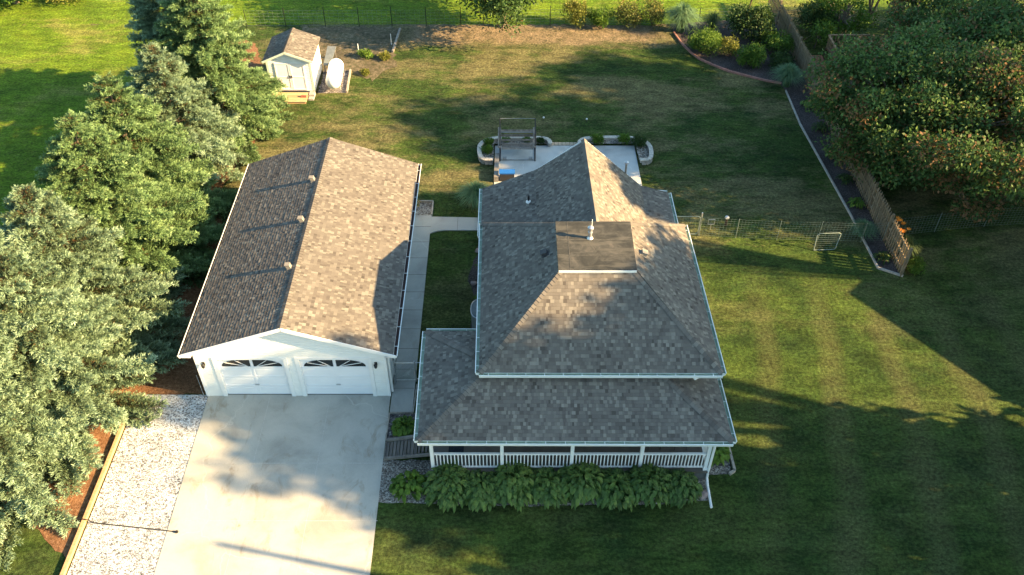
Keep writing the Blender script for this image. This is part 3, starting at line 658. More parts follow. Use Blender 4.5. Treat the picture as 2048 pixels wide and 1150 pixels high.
mb=MB(); mb.beam((-4.68,19.55,.06),(-4.68,20.28,.06),.04,.06); mb.build('end_board',GREYW,rp)
def timber(pts,label,w=.09,h=.12,mat=EDGEW,name='timber_edging',cat='garden edging',z=0):
    mb=MB()
    for a,b in zip(pts[:-1],pts[1:]): 
        mb.beam((a[0],a[1],z+h/2),(b[0],b[1],z+h/2),w,h,t=random.uniform(.3,.8))
    return tag(mb.build(name,mat,at=(pts[0][0],pts[0][1],0)),label,cat)
timber([(-4.72,20.40),(-4.70,21.66),(-3.80,21.68),(-3.76,23.1)],'pale thin edging around the small dark bed beside the ramp',.05,.08)
timber([(8.02,20.25),(8.06,19.0),(7.85,18.86)],'grey timber edging at the right end of the porch bed',.09,.12)
timber([(-4.85,34.87),(-3.88,34.87),(-3.87,33.8)],'timber edging around the gravel bed at the far end of the garage walk',.06,.12)
timber([(-14.80,4),(-14.76,14.6),(-14.74,21.75),(-14.62,22.05)],'long tan timber edging between the gravel strip and the spruces',.12,.14,mat=TANW)
timber([(-9.50,45.1),(-9.62,47.6)],'pale timber edging on the right of the propane tank',.09,.14)
timber([(-7.14,52.8),(-7.33,49.8)],'pale timber beam lying at the right end of the dry garden plot',.12,.14)
timber([(17.50,29.45),(16.54,30.0),(16.36,33.88),(16.10,37.6),(15.80,41.8),(15.8,45.3)],'straight grey edging along the bed in front of the picket fence',.07,.10,mat=BLOCK)
pts=[(15.72,46.1),(14.8,46.45),(14.05,46.85),(12.9,47.5),(12.0,48.3),(11.41,48.93),(10.95,49.8),(10.6,50.8),(10.27,52.3)]
timber(pts,'curved pinkish red edging around the shrub bed',.09,.12,mat=simple('red_edging',(.34,.17,.14),.85,.2,6))
def rock(x,y,r,label,seed,zs=.5,mat=ROCKM):
    rnd=random.Random(seed); mb=MB(); n1,n2=10,7; P=[]
    for i in range(n2+1):
        th=PI*i/n2
        for k in range(n1):
            f=2*PI*k/n1; rr=r*(1+.18*math.sin(3*f+seed)+rnd.uniform(-.1,.1)); P.append((x+rr*math.sin(th)*math.cos(f),y+rr*.75*math.sin(th)*math.sin(f),r*zs*math.cos(th)+r*zs*.5))
    b=len(mb.v); mb.v+=P
    for i in range(n2):
        for k in range(n1): mb.f.append((b+i*n1+k,b+(i+1)*n1+k,b+(i+1)*n1+(k+1)%n1,b+i*n1+(k+1)%n1)); mb.m.append(0); mb.t.append(.5)
    return tag(mb.build('rock',mat,at=(x,y,0)),label,'rock')
rock(6.75,18.0,.24,'pinkish rock on the ground beside the white downspout end',1)
rock(-4.30,21.25,.22,'pinkish rock in the small bed beside the ramp',2,.3)
# black tube added along the ground in place of a thin shadow line
mb=MB(); mb.tube([(-17.2,17.3,.03),(-16.0,17.1,.03),(-14.9,16.95,.17),(-14.6,16.9,.17),(-14.4,16.86,.04),(-13,16.70,.035),(-11.5,16.51,.05)],.018,6); cb=mb.build('shadow_line_tube',BLACK,at=(-14,17,0)); tag(cb,'thin black tube added as a shadow line across the white gravel onto the driveway','shadow line')
mb=MB(); mb.lathe((-11.45,16.5,.03),[(.05,0),(.06,.03),(.04,.07)],10); mb.build('line_end',BLACK,cb)
# grey tank by the left wall
tk=empty('oval_tank',(-1.35,26.45,0),'grey rounded oval tank standing against the left wall of the house','tank')
def oval(cx,cy,rx,ry,e=2.6,n=28): return [(cx+rx*math.copysign(abs(math.cos(t))**(2/e),math.cos(t)),cy+ry*math.copysign(abs(math.sin(t))**(2/e),math.sin(t))) for t in [2*PI*k/n for k in range(n)]]
mb=MB(); mb.prism(oval(-1.28,26.45,.42,.56),0,.95); mb.prism(oval(-1.28,26.45,.36,.50),.95,.985); mb.build('tank_body',simple('dull_grey_tank',(.17,.19,.19),.55,.12,4),tk)
mb=MB(); pp=oval(-1.28,26.45,.43,.57); mb.tube([(x,y,.955) for x,y in pp+pp[:1]],.022,6); mb.build('tank_rim',STEEL,tk)
# ------------------------------------------------------------------ patio planters, glider, box
def blockwall(path,label,zt=.28,w=.2):
    t=empty('planter_wall',(path[0][0],path[0][1],0),label,'planter'); 
    # densify and round
    P=[Vector(p) for p in path]; 
    for _ in range(3):
        Q=[P[0]]
        for a,b in zip(P[:-1],P[1:]): Q+= [a.lerp(b,.25),a.lerp(b,.75)]
        P=Q+[P[-1]]
    D=[P[0]]; 
    L=[0]
    for a,b in zip(P[:-1],P[1:]): L.append(L[-1]+(b-a).length)
    def pt(s):
        for i in range(len(L)-1):
            if L[i+1]>=s: return P[i].lerp(P[i+1],(s-L[i])/max(1e-6,L[i+1]-L[i]))
        return P[-1]
    k=int(L[-1]/.22); mb=MB(); cp=MB()
    for row,(z0,z1) in enumerate(((0,.13),(.133,.25))):
        for i in range(k):
            s0=(i+.5*row)*L[-1]/(k+.5); a,b=pt(s0+.006),pt(s0+L[-1]/(k+.5)-.006); mb.beam((a.x,a.y,(z0+z1)/2),(b.x,b.y,(z0+z1)/2),w-.03,z1-z0,t=random.random())
    for i in range(k): 
        a,b=pt(i*L[-1]/k+.004),pt((i+1)*L[-1]/k-.004); cp.beam((a.x,a.y,.28),(b.x,b.y,.28),w+.02,.05,t=random.random())
    mb.build('block_course',BLOCK,t); cp.build('cap_stone',simple('cap_stone',(.50,.46,.40),.85,.2,7,.3),t); return t
blockwall([(-.98,38.12),(-1.72,38.15),(-1.72,40.18),(1.55,40.18),(2.0,39.95),(2.02,39.55)],'curved block planter wall around the left corner of the patio')
blockwall([(3.55,39.5),(3.62,39.95),(4.15,40.18),(7.25,40.18),(7.30,38.12),(6.62,38.10)],'curved block planter wall around the right corner of the patio')
sheet('planter_soil',[(-.95,38.2),(-1.6,38.2),(-1.6,40.1),(1.9,40.1),(1.9,39.75),(-.95,39.75)],.15,PEB)
sheet('planter_soil',[(3.6,39.75),(3.7,40.1),(7.2,40.1),(7.2,38.2),(6.6,38.2),(6.55,39.75)],.15,PEB)
mb=MB()
for i in range(7): mb.box(2.08+i*.2,2.26+i*.2,39.77,40.02,0,.06,t=random.random())
tag(mb.build('paver_strip',simple('tan_paver',(.42,.34,.25),.9,.2,8),at=(2.8,39.9,0)),'tan paver strip between the two planter walls behind the patio','pavers')
gl=empty('glider_swing',(.3,39,0.03),'grey wooden glider swing with black metal side frames on the patio','swing')
x0,x1=-.62,1.20
for x in (x0,x1):
    mb=MB(); mb.tube([(x,38.35,.05),(x+.0,38.85,1.35),(x,39.6,1.8)],.028,8); mb.tube([(x,39.75,.05),(x,38.95,1.45)],.028,8); mb.tube([(x,38.30,.06),(x,39.8,.06)],.028,8); mb.build('side_frame',BLACK,gl)
    mb=MB(); mb.beam((x-.03,38.55,.72),(x-.03,39.75,1.15),.16,.05); mb.build('armrest',GREYW,gl)
    mb=MB(); mb.beam((x+(.14 if x<0 else -.14),38.42,.14),(x+(.34 if x<0 else -.34),38.42,.14),.14,.12); mb.build('foot_pad',GREYP,gl)
mb=MB()
for i in range(6): mb.box(x0+.08,x1-.08,38.70+i*.1,38.785+i*.1,.50,.53,t=random.random())
mb.build('seat',GREYW,gl)
mb=MB()
for i in range(3): mb.beam((x0+.02,39.38+i*.1,.62+i*.22),(x1-.02,39.38+i*.1,.62+i*.22),.03,.13,t=random.random())
mb.build('backrest',GREYW,gl)
mb=MB(); mb.tube([(x0,39.6,1.8),(x1,39.6,1.8)],.012,8); mb.tube([(x0,38.38,.08),(x1,38.38,.08)],.028,8); mb.tube([(x0,39.55,1.0),(x1+.05,39.55,1.0)],.03,8); mb.build('cross_bar',GREYP,gl)
tg=tag(timber([(-.78,38.6),(-.80,36.5)],'weathered timber rail along the left edge of the patio',.22,.35,mat=GREYW,name='timber_rail',cat='timber'),None)
bx=empty('storage_box',(-.25,36.7,.03),'blue plastic storage box with a dark open front on the patio behind the house','storage box')
mb=MB(); mb.box(-.62,.12,36.55,36.95,.03,.42); mb.build('box_body',BLACK,bx); mb=MB(); mb.box(-.65,.15,36.62,36.98,.425,.48); mb.build('lid',PAINTB,bx)
# solar lights
for i,(px,py,lb) in enumerate(((1087,243,'small white lawn light behind the glider swing'),(1173,246,'small white lawn light behind the house roof ridge'))):
    p=G(px,py,0); t=empty('lawn_light',p,lb,'lawn light','white lawn lights'); mb=MB(); mb.tube([p,p+z*.25],.012,6); mb.build('stake',BLACK,t); mb=MB(); mb.lathe(p+z*.22,[(.03,0),(.05,.02),(.045,.07),(.015,.09)],12); mb.build('lamp_head',WHITE,t)
# ------------------------------------------------------------------ shed, its deck, tank
sh=empty('garden_shed',(-12.5,46,0),'small white garden shed with brown shingled roof and double doors','shed')
sx0,sx1,sy0,sy1=-13.78,-11.30,45.05,47.6; se,sr,sxr=2.15,2.72,-12.62
e0,e1,e2,e3=Vector((sx0-.16,sy0-.2,se)),Vector((sx1+.16,sy0-.2,se)),Vector((sx1+.16,sy1+.1,se)),Vector((sx0-.16,sy1+.1,se)); q0,q1=Vector((sxr,sy0-.2,sr)),Vector((sxr,sy1+.1,sr))
SF=[[e3,e0,q0,q1],[e1,e2,q1,q0]]; SN=[pn(f) for f in SF]
roofpart('roof',sh,SF,[(q0,q1,SN[0],SN[1])])
def zs_(x): return sr-.1-(sr-se)*(abs(x-sxr)/(sxr-sx0+.16 if x<sxr else sx1+.16-sxr))
mb=MB()
P=[(sx0,sy0,.2),(sx1,sy0,.2),(sx1,sy0,zs_(sx1)),(sxr,sy0,zs_(sxr)),(sx0,sy0,zs_(sx0))]; lapwall(mb,P,.16); wallslab(mb,P,(0,1,0))
P=[(sx1,sy0,.2),(sx1,sy1,.2),(sx1,sy1,zs_(sx1)),(sx1,sy0,zs_(sx1))]; lapwall(mb,P,.16); wallslab(mb,P,(-1,0,0))
P=[(sx0,sy1,.2),(sx0,sy0,.2),(sx0,sy0,zs_(sx0)),(sx0,sy1,zs_(sx0))]; lapwall(mb,P,.16); wallslab(mb,P,(1,0,0))
P=[(sx1,sy1,.2),(sx0,sy1,.2),(sx0,sy1,zs_(sx0)),(sxr,sy1,zs_(sxr)),(sx1,sy1,zs_(sx1))]; lapwall(mb,P,.16); wallslab(mb,P,(0,-1,0))
mb.build('wall',WHITE,sh)
mb=MB()
for a,b in ((q0,e0),(q0,e1)): mb.beam(a+Vector((0,-.015,-.05)),b+Vector((0,-.015,-.05)),.025,.12)
for x in (sx0+.04,sx1-.04): mb.box(x-.06,x+.06,sy0-.03,sy0-.018,.2,zs_(x)-.02)
mb.build('trim',simple('pale_green_trim',(.58,.66,.56),.6,.05,3),sh)
for a,b in ((-13.35,-12.53),(-12.51,-11.69)):
    mb=MB(); mb.box(a,b,sy0-.045,sy0-.015,.26,1.98); d=mb.build('door',DOORW,sh)
    m2=MB(); 
    for x in (a+.04,b-.04): m2.box(x-.035,x+.035,sy0-.06,sy0-.047,.27,1.97)
    for zz in (.31,1.1,1.92): m2.box(a+.075,b-.075,sy0-.06,sy0-.047,zz-.035,zz+.035)
    m2.build('door_trim',WHITE,d)
    m3=MB(); hx=b-.05 if b<-12.5 else a+.05; m3.box(hx-.02,hx+.02,sy0-.09,sy0-.062,1.05,1.2); m3.build('handle',BLACK,d)
mb=MB(); mb.box(sx0+.05,sx1-.05,sy0+.05,sy1-.05,0,.2); mb.build('foundation',BLOCK,sh)
dk2=empty('shed_deck',(-12.6,44.4,0),'tan wooden platform in front of the shed doors','deck')
for i in range(7):
    mb=MB(); mb.box(-13.8,-11.62,43.92+i*.145,44.05+i*.145,.12,.16,t=random.random()); mb.build('plank',TANW,dk2)
mb=MB(); mb.box(-13.75,-11.67,43.95,44.0,0,.12); mb.box(-13.75,-11.67,44.85,44.9,0,.12); mb.build('joist',TANW,dk2)
for x0_,x1_,lb in ((-13.6,-13.35,'small brick block on the left of the shed platform'),(-12.0,-11.7,'brick block on the right of the shed platform')):
    mb=MB(); mb.box(x0_,x1_,44.35,44.5,.16,.26); tag(mb.build('brick',RED,at=(x0_,44.4,.16)),lb,'brick','bricks on the shed platform')
st=empty('grey_steps',(-11.4,44.7,0),'two grey block steps at the right corner of the shed','steps')
mb=MB(); mb.box(-11.58,-11.28,44.6,44.98,0,.2); mb.build('step',BLOCK,st); mb=MB(); mb.box(-11.58,-11.28,44.3,44.59,0,.1); mb.build('step',BLOCK,st)
bd=empty('propped_board',(-11.0,48.0,0),'grey board propped behind the right side of the shed','board'); mb=MB(); mb.hexa([(-11.12,47.3,.55),(-10.70,47.3,.5),(-10.62,49.2,.7),(-11.12,49.2,.75),(-11.12,47.3,.6),(-10.70,47.3,.55),(-10.62,49.2,.75),(-11.12,49.2,.8)]); mb.build('panel',simple('grey_panel',(.12,.14,.15),.6,.15,4),bd)
mb=MB()
for x,y in ((-11.08,47.4),(-10.74,47.4),(-11.08,49.1),(-10.7,49.1)): mb.box(x-.03,x+.03,y-.03,y+.03,0,.6)
mb.build('leg',GREYW,bd)
pt_=empty('propane_tank',(-10.22,46.2,0),'white propane tank on rocks beside the shed','propane tank')
mb=MB(); rr=.44; L=.86; c=Vector((-10.25,46.1,.70)); n1=24; ring=[]
dirv=Vector((.045,-1,0)).normalized(); sdv=Vector((dirv.y,-dirv.x,0))
prof=[(-L-rr*math.cos(a),rr*math.sin(a)) for a in [PI/2*i/8 for i in range(0,9)]]+[(L+rr*math.cos(a),rr*math.sin(a)) for a in [PI/2*i/8 for i in range(8,-1,-1)]]
b=0
for s,r_ in prof:
    for k in range(n1):
        f=2*PI*k/n1; mb.v.append(tuple(c+dirv*s+sdv*(max(r_,.001)*math.cos(f))+Vector((0,0,1))*(max(r_,.001)*math.sin(f))))
for i in range(len(prof)-1):
    for k in range(n1): mb.f.append((i*n1+k,i*n1+(k+1)%n1,(i+1)*n1+(k+1)%n1,(i+1)*n1+k)); mb.m.append(0); mb.t.append(.5)
mb.build('tank_body',TANKM,pt_,smooth=True)
mb=MB(); mb.lathe(c+Vector((0,0,rr-.02)),[(.13,0),(.15,.1),(.12,.16),(.02,.18)],16); mb.build('valve_dome',TANKM,pt_)
for s in (-.6,.6):
    q=c+dirv*s; mb=MB(); mb.box(q.x-.3,q.x+.3,q.y-.06,q.y+.06,0,.32); mb.build('leg',BLOCK,pt_)
for px,py,lb in ((718,110,'thin white stake in the dry garden plot, nearer the shed'),(783,90,'thin white stake in the dry garden plot, nearer the pale beam')):
    p=G(px,py); tube_obj('garden_stake',[p,p+Vector((.0,0,.75))],.02,WHITE,lb,'stake','white stakes in the garden plot')
# ------------------------------------------------------------------ fences
def fence_post(p,h,parent,mat=BLACK,r=.022,name='post'):
    mb=MB(); mb.tube([p,Vector(p)+Vector((0,0,h))],r,6); return mb.build(name,mat,parent)
# back wire fence
bf=empty('back_wire_fence',(0,53.4,0),'thin wire fence with dark posts along the back of the yard','fence')
xs=[-17,-14.5,-11.96,-9.8,-7.7,-5.5,-3.28,-1.83,.3,2.45,4.7,7.28,9.6,12,15.07]
for x in xs: fence_post((x,53.35+.01*x,0),1.25+.1*math.sin(x*3),bf)
mb=MB()
for a,b in zip(xs[:-1],xs[1:]): mesh_wire(mb,(a,53.35+.01*a,0),(b,53.35+.01*b,0),.1,1.1,.3,.003,False,.2)
mb.build('wire_mesh',WIRE,bf)
mb=MB(); mb.tube([(15.0,53.8,0),(15.3,53.85,1.9)],.055,8); tag(mb.build('wooden_post',BROWN,at=(15,53.8,0)),'dark leaning wooden post at the back fence behind the shrubs','post')
# side wire fence between house and picket fence
sf=empty('yard_wire_fence',(12,32.4,0),'green-grey welded wire fence between the house and the picket fence','fence')
fp=[(8.80,32.3),(10.5,32.15),(12.4,32.0),(14.3,31.95),(16.3,31.85),(17.3,31.9)]
for x,y in fp: fence_post((x,y,0),1.15,sf,WIRE,.015)
mb=MB()
for a,b in zip(fp[:-1],fp[1:]): mesh_wire(mb,(a[0],a[1],0),(b[0],b[1],0),.06,1.1,.15,.0022,False,.13)
mb.build('wire_mesh',WIRE,sf)
s2=empty('neighbour_wire_fence',(21,32,0),'welded wire fence continuing beyond the picket fence on the right','fence')
fp=[(17.6,32.2),(20.0,32.6),(22.5,33),(25,33.2),(28,33.4)]
for x,y in fp: fence_post((x,y,0),1.15,s2,WIRE,.015)
mb=MB()
for a,b in zip(fp[:-1],fp[1:]): mesh_wire(mb,(a[0],a[1],0),(b[0],b[1],0),.06,1.1,.16,.0022,False,.14)
mb.build('wire_mesh',WIRE,s2)
yg=empty('yard_gate',(8.1,32.3,0),'metal tube gate frame between the house corner and the wire fence','gate')
mb=MB(); q=[(7.55,32.3,.12),(7.55,32.3,1.1),(7.62,32.3,1.17),(8.65,32.3,1.17),(8.72,32.3,1.1),(8.72,32.3,.2),(8.62,32.3,.12),(7.55,32.3,.12)]; mb.tube(q,.022,8); mb.build('gate_frame',WIRE,yg)
mb=MB(); mesh_wire(mb,(7.57,32.3,0),(8.7,32.3,0),.12,1.15,.12,.002,False,.12); mb.build('gate_mesh',WIRE,yg)
mb=MB(); mb.tube([(8.79,32.35,0),(8.79,32.35,1.35)],.035,8); mb.build('gate_post',STEEL,yg)
lp=empty('leaning_gate',(14.5,31.2,0),'loose metal tube gate panel leaning on the wire fence','gate')
mb=MB(); u=Vector((1.0,.05,0)).normalized(); o_=Vector((13.95,31.25,0)); vv=Vector((.10,.32,.72)); 
q=[o_,o_+vv*.9,o_+vv+u*.12,o_+vv+u*1.0,o_+vv*.95+u*1.1,o_+u*1.0+vv*.05,o_+u*.9,o_]; mb.tube([p+Vector((0,0,.03)) for p in q],.022,8); mb.build('gate_frame',WIRE,lp)
mb=MB()
for i in range(1,8): mb.beam(o_+vv*(i/8)+Vector((0,0,.03)),o_+vv*(i/8)+u*1.02+Vector((0,0,.03)),.006,.006)
mb.build('gate_mesh',WIRE,lp)
ll=empty('bollard_light',(10.2,33.1,0),'short bollard light with a pale cap beside the wire fence','light'); p=Vector((10.2,33.1,0)); mb=MB(); mb.tube([p,p+z*.42],.06,12); mb.build('post',simple('bronze',(.06,.04,.03),.5),ll); mb=MB(); mb.lathe(p+z*.42,[(.10,0),(.11,.04),(.09,.10),(.03,.13)],14); mb.build('lamp_cap',STEEL,ll)
mb=MB(); 
for a,b in (((0,0),(.3,0)),((.3,0),(.3,.28)),((.3,.28),(0,.28)),((0,.28),(0,0))): mb.tube([(9.25+a[0],32.75,.35+a[1]),(9.25+b[0],32.75,.35+b[1])],.012,6)
mb.tube([(9.4,32.75,0),(9.4,32.75,.35)],.012,6); tag(mb.build('sign_frame',STEEL,at=(9.4,32.75,0)),'tiny square wire frame on a stake behind the wire fence','frame')
# picket fence (shadowbox): every picket of the panel is pattern, each panel and post a part
pk=empty('picket_fence',(17.4,42,0),'weathered wooden picket fence along the right side of the yard','fence')
def fx(y): return 17.42-.008*(y-29.5)+(.35*max(0,(y-44)/12)**1.0)*-.6
y=29.5; PH=1.55
while y<56:
    ye=min(y+2.4,56); mb=MB(); n=int((ye-y)/.2)
    for k in range(n*2):
        yy=y+.06+(k//2)*.2+(.10 if k%2 else 0); xx=fx(yy)+(.045 if k%2 else -.045); h=PH+random.uniform(-.03,.03)
        if k%2 and random.random()<.03: continue
        wd=.042; th=.009; tt=random.uniform(.2,.9)
        mb.hexa([(xx-th,yy-wd,.04),(xx+th,yy-wd,.04),(xx+th,yy+wd,.04),(xx-th,yy+wd,.04),(xx-th,yy-wd,h-.06),(xx+th,yy-wd,h-.06),(xx+th,yy+wd,h-.06),(xx-th,yy+wd,h-.06)],t=tt)
        mb.poly([(xx-th,yy-wd,h-.06),(xx-th,yy,h),(xx-th,yy+wd,h-.06)],t=tt); mb.poly([(xx+th,yy+wd,h-.06),(xx+th,yy,h),(xx+th,yy-wd,h-.06)],t=tt); mb.poly([(xx-th,yy-wd,h-.06),(xx+th,yy-wd,h-.06),(xx+th,yy,h),(xx-th,yy,h)],t=tt); mb.poly([(xx-th,yy,h),(xx+th,yy,h),(xx+th,yy+wd,h-.06),(xx-th,yy+wd,h-.06)],t=tt)
    mb.build('picket_panel',PICK,pk)
    mb=MB()
    for zz in (.3,.85,1.35): mb.beam((fx(y),y,zz),(fx(ye),ye,zz),.06,.09,t=random.random())
    mb.build('fence_rail',PICK,pk)
    mb=MB(); mb.box(fx(y)-.05,fx(y)+.05,y-.05,y+.05,0,PH+.08,t=.3); mb.build('post',PICK,pk)
    y=ye
# far right chain link fence with pale top rail
cf=empty('chain_link_fence',(26,55.3,0),'chain link fence with a pale top rail behind the trees at the upper right','fence')
xs=[17.3,20.5,24,27.5,31,34.5,38,42]
for x in xs: fence_post((x,55.35,0),1.3,cf,STEEL,.03)
mb=MB(); mb.tube([(17.3,55.35,1.25),(42,55.35,1.25)],.028,6); mb.build('top_rail',GUTW,cf)
mb=MB(); mesh_wire(mb,(17.3,55.35,0),(42,55.35,0),.05,1.22,.12,.0025,True); mb.build('wire_mesh',WIRE,cf)
# ------------------------------------------------------------------ VEGETATION
def rot_frames(D,rng):
    "for unit directions D (N,3) return two perpendicular unit vectors with random roll"
    A=rng.normal(size=D.shape); A-=D*(A*D).sum(1,keepdims=True); A/=np.linalg.norm(A,axis=1,keepdims=True)+1e-9
    return A,np.cross(D,A)
def diamonds(C,D,L,Wd,rng):
    "leaf blades: centre base C, direction D, length L, width Wd -> (N,4,3) kites"
    A,B=rot_frames(D,rng); L=L[:,None]; Wd=Wd[:,None]
    return np.stack([C,C+D*L*.45+A*Wd*.5,C+D*L+B*L*.0,C+D*L*.45-A*Wd*.5],1)
def unit(V): return V/(np.linalg.norm(V,axis=1,keepdims=True)+1e-9)
def spruce(seed,h,r,mat,name='spruce_tree',loc=(0,0,0),label='',dens=1.0,gaps=.24):
    rng=np.random.default_rng(seed); rnd=random.Random(seed)
    t=empty(name,loc,label,'tree','spruces in the row left of the garage')
    mb=MB(); l=Vector(loc); mb.tube([l,l+Vector((.05,0,h*.5)),l+Vector((0,0,h*.97))],[.16,.10,.02],8); 
    C=[];D=[];Ln=[];Tt=[]; zz=.25
    while zz<h*.99:
        f=zz/h; n=rnd.randint(6,9) if f<.85 else 5
        R_=r*(1-f)**.78*1.0+.10; a0=rnd.uniform(0,6.3)
        for k in range(n):
            a=a0+2*PI*k/n+rnd.uniform(-.25,.25); L=R_*rnd.uniform(.74,1.10)*(1+.10*math.sin(3*a+seed)); 
            if rnd.random()<gaps*.5: continue
            rise=.55 if f>.9 else (.30*f-.10); z0=zz+rnd.uniform(-.12,.12)
            ca,sa=math.cos(a),math.sin(a)
            mb.tube([l+Vector((0,0,z0)),l+Vector((ca*L*.6,sa*L*.6,z0+L*rise*.4)),l+Vector((ca*L,sa*L,z0+L*rise*.8+.06))],[.028*(1-f)+.008,.015,.004],4,cap=False)
            m=int(L/.085*dens)+2; vig=rnd.uniform(.8,1.15); bt=rnd.uniform(-.2,.15)
            for i in range(m):
                s=.22+.80*(i/m)**.8 if L>.7 else i/m
                px_,py_=ca*L*s,sa*L*s; pz=z0+L*rise*(s*.5+.3*s*s)+.03
                env=(1-s)*.55+.20
                for sd_ in (-1,1,0):
                    if sd_==0 and rnd.random()<.45: continue
                    aa=a+sd_*rnd.uniform(.55,1.15); tl=(env*L*.42+.10)*rnd.uniform(.6,1.15)*vig if sd_ else rnd.uniform(.10,.22)
                    tl=min(tl,.62); el=rnd.uniform(-.15,.35)+(.5 if sd_==0 else 0)
                    d=(math.cos(aa)*math.cos(el),math.sin(aa)*math.cos(el),math.sin(el))
                    q=max(2,int(tl/.075)); 
                    for j in range(q):
                        u=(j+.5)/q*tl
                        C.append((px_+d[0]*u,py_+d[1]*u,pz+d[2]*u-.10*u*u*(sd_!=0))); D.append(d); 
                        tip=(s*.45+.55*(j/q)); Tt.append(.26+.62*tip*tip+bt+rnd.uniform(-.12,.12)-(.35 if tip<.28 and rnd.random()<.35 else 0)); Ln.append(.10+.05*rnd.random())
        zz+=.33*(1-.4*f)
    C=np.array(C);D=np.array(D);Ln=np.array(Ln);Tt=np.clip(np.array(Tt),0,1)
    Qs=[];Ts=[]
    for k in range(6):
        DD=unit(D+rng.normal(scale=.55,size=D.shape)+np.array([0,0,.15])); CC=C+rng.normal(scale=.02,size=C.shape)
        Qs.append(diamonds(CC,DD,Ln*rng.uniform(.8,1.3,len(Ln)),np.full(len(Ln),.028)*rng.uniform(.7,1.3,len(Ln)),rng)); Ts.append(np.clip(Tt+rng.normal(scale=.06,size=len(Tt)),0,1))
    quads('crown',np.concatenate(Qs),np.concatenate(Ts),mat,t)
    mb.build('trunk',BARK,t)
    return t
def leafset(rng,clumps,per,size,flat=.0):
    "clumps: (x,y,z,rx,rz,tone,brown) ; leaves biased to the outer shell"
    Q=[];T=[]
    for (x,y,zc,rx,rz,tone,br) in clumps:
        n=int(per*(rx/.8)**2); v=unit(rng.normal(size=(n,3))); rad=rng.uniform(0,1,n)**.45
        lump=1+.16*np.sin(v[:,0]*5+x)+.14*np.sin(v[:,1]*6+y)
        P=v*rad[:,None]*np.array([rx,rx,rz])*lump[:,None]+np.array([x,y,zc])
        D=unit(v*.6+rng.normal(scale=.7,size=(n,3))+np.array([0,0,-.15])); L=size*rng.uniform(.6,1.4,n)
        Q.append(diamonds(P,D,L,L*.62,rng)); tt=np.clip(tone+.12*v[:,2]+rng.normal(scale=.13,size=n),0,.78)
        if br>0:
            m=rng.uniform(size=n)<br; tt[m]=rng.uniform(.84,1,m.sum())
        T.append(tt)
    return np.concatenate(Q),np.concatenate(T)
def broadleaf(seed,loc,R_,z0,z1,mat,label,name='broadleaf_tree',nc=60,per=150,size=.17,brown=0.,group=None,shell=.5,cat='tree',bark=BARK2,clr=(.7,1.25),trunk=.22,bare=0):
    rng=np.random.default_rng(seed); rnd=random.Random(seed); t=empty(name,loc,label,cat,group); l=Vector(loc); mb=MB()
    zc=(z0+z1)/2; hz=(z1-z0)/2; cl=[]
    z0=max(z0,.05); mb.tube([l,l+Vector((.1,.05,z0*.6+.5)),l+Vector((0,.1,zc))],[trunk,trunk*.75,trunk*.4],9)
    for i in range(nc):
        v=rng.normal(size=3); v/=np.linalg.norm(v); rr=shell+(1-shell)*rng.uniform()**.6
        wob=1+.18*math.sin(3*math.atan2(v[1],v[0])+seed)+.1*math.sin(5*v[2]+seed)
        x,y,z_=v[0]*rr*R_*.86*wob,v[1]*rr*R_*.86*wob,zc+v[2]*rr*hz*.86
        s=rnd.uniform(*clr)*R_/5*1.25; cl.append((x,y,z_,s,s*.62,rnd.uniform(.25,.6),(brown*rnd.uniform(.5,1) if rnd.random()<.33 else brown*.08) if brown else 0))
        if i%2==0 or bare:
            b=Vector((x,y,z_)); st=l+Vector((0,.1,z0*.6+rnd.uniform(.1,.5)*hz)); e=l+b; mb.tube([st,st.lerp(e,.5)+Vector((0,0,.3)),e],[trunk*.35,trunk*.18,.02],5,cap=False)
    mb.build('trunk',bark,t)
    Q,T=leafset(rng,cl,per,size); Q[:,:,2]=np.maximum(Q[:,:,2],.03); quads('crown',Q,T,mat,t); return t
def shrub(seed,loc,r,h,mat,label,size=.09,n=2600,group=None,name='shrub',cat='shrub',dome=True,lumps=9,stem=True):
    rng=np.random.default_rng(seed); rnd=random.Random(seed); t=empty(name,loc,label,cat,group); cl=[(0,0,h*.5,r*.8,h*.48,.35,0)]
    for i in range(lumps):
        a=rnd.uniform(0,6.3); q=rnd.uniform(.25,.75); cl.append((math.cos(a)*r*q,math.sin(a)*r*q,h*rnd.uniform(.35,.8),r*rnd.uniform(.22,.42),h*rnd.uniform(.18,.3),rnd.uniform(.3,.7),0))
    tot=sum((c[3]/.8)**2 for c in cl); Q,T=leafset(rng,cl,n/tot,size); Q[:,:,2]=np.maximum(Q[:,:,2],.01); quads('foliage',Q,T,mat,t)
    mb=MB(); l=Vector(loc)
    for i in range(5):
        a=rnd.uniform(0,6.3); mb.tube([l,l+Vector((math.cos(a)*r*.3,math.sin(a)*r*.3,h*.6))],[.02,.008],5)
    mb.build('stem',BARK,t); return t
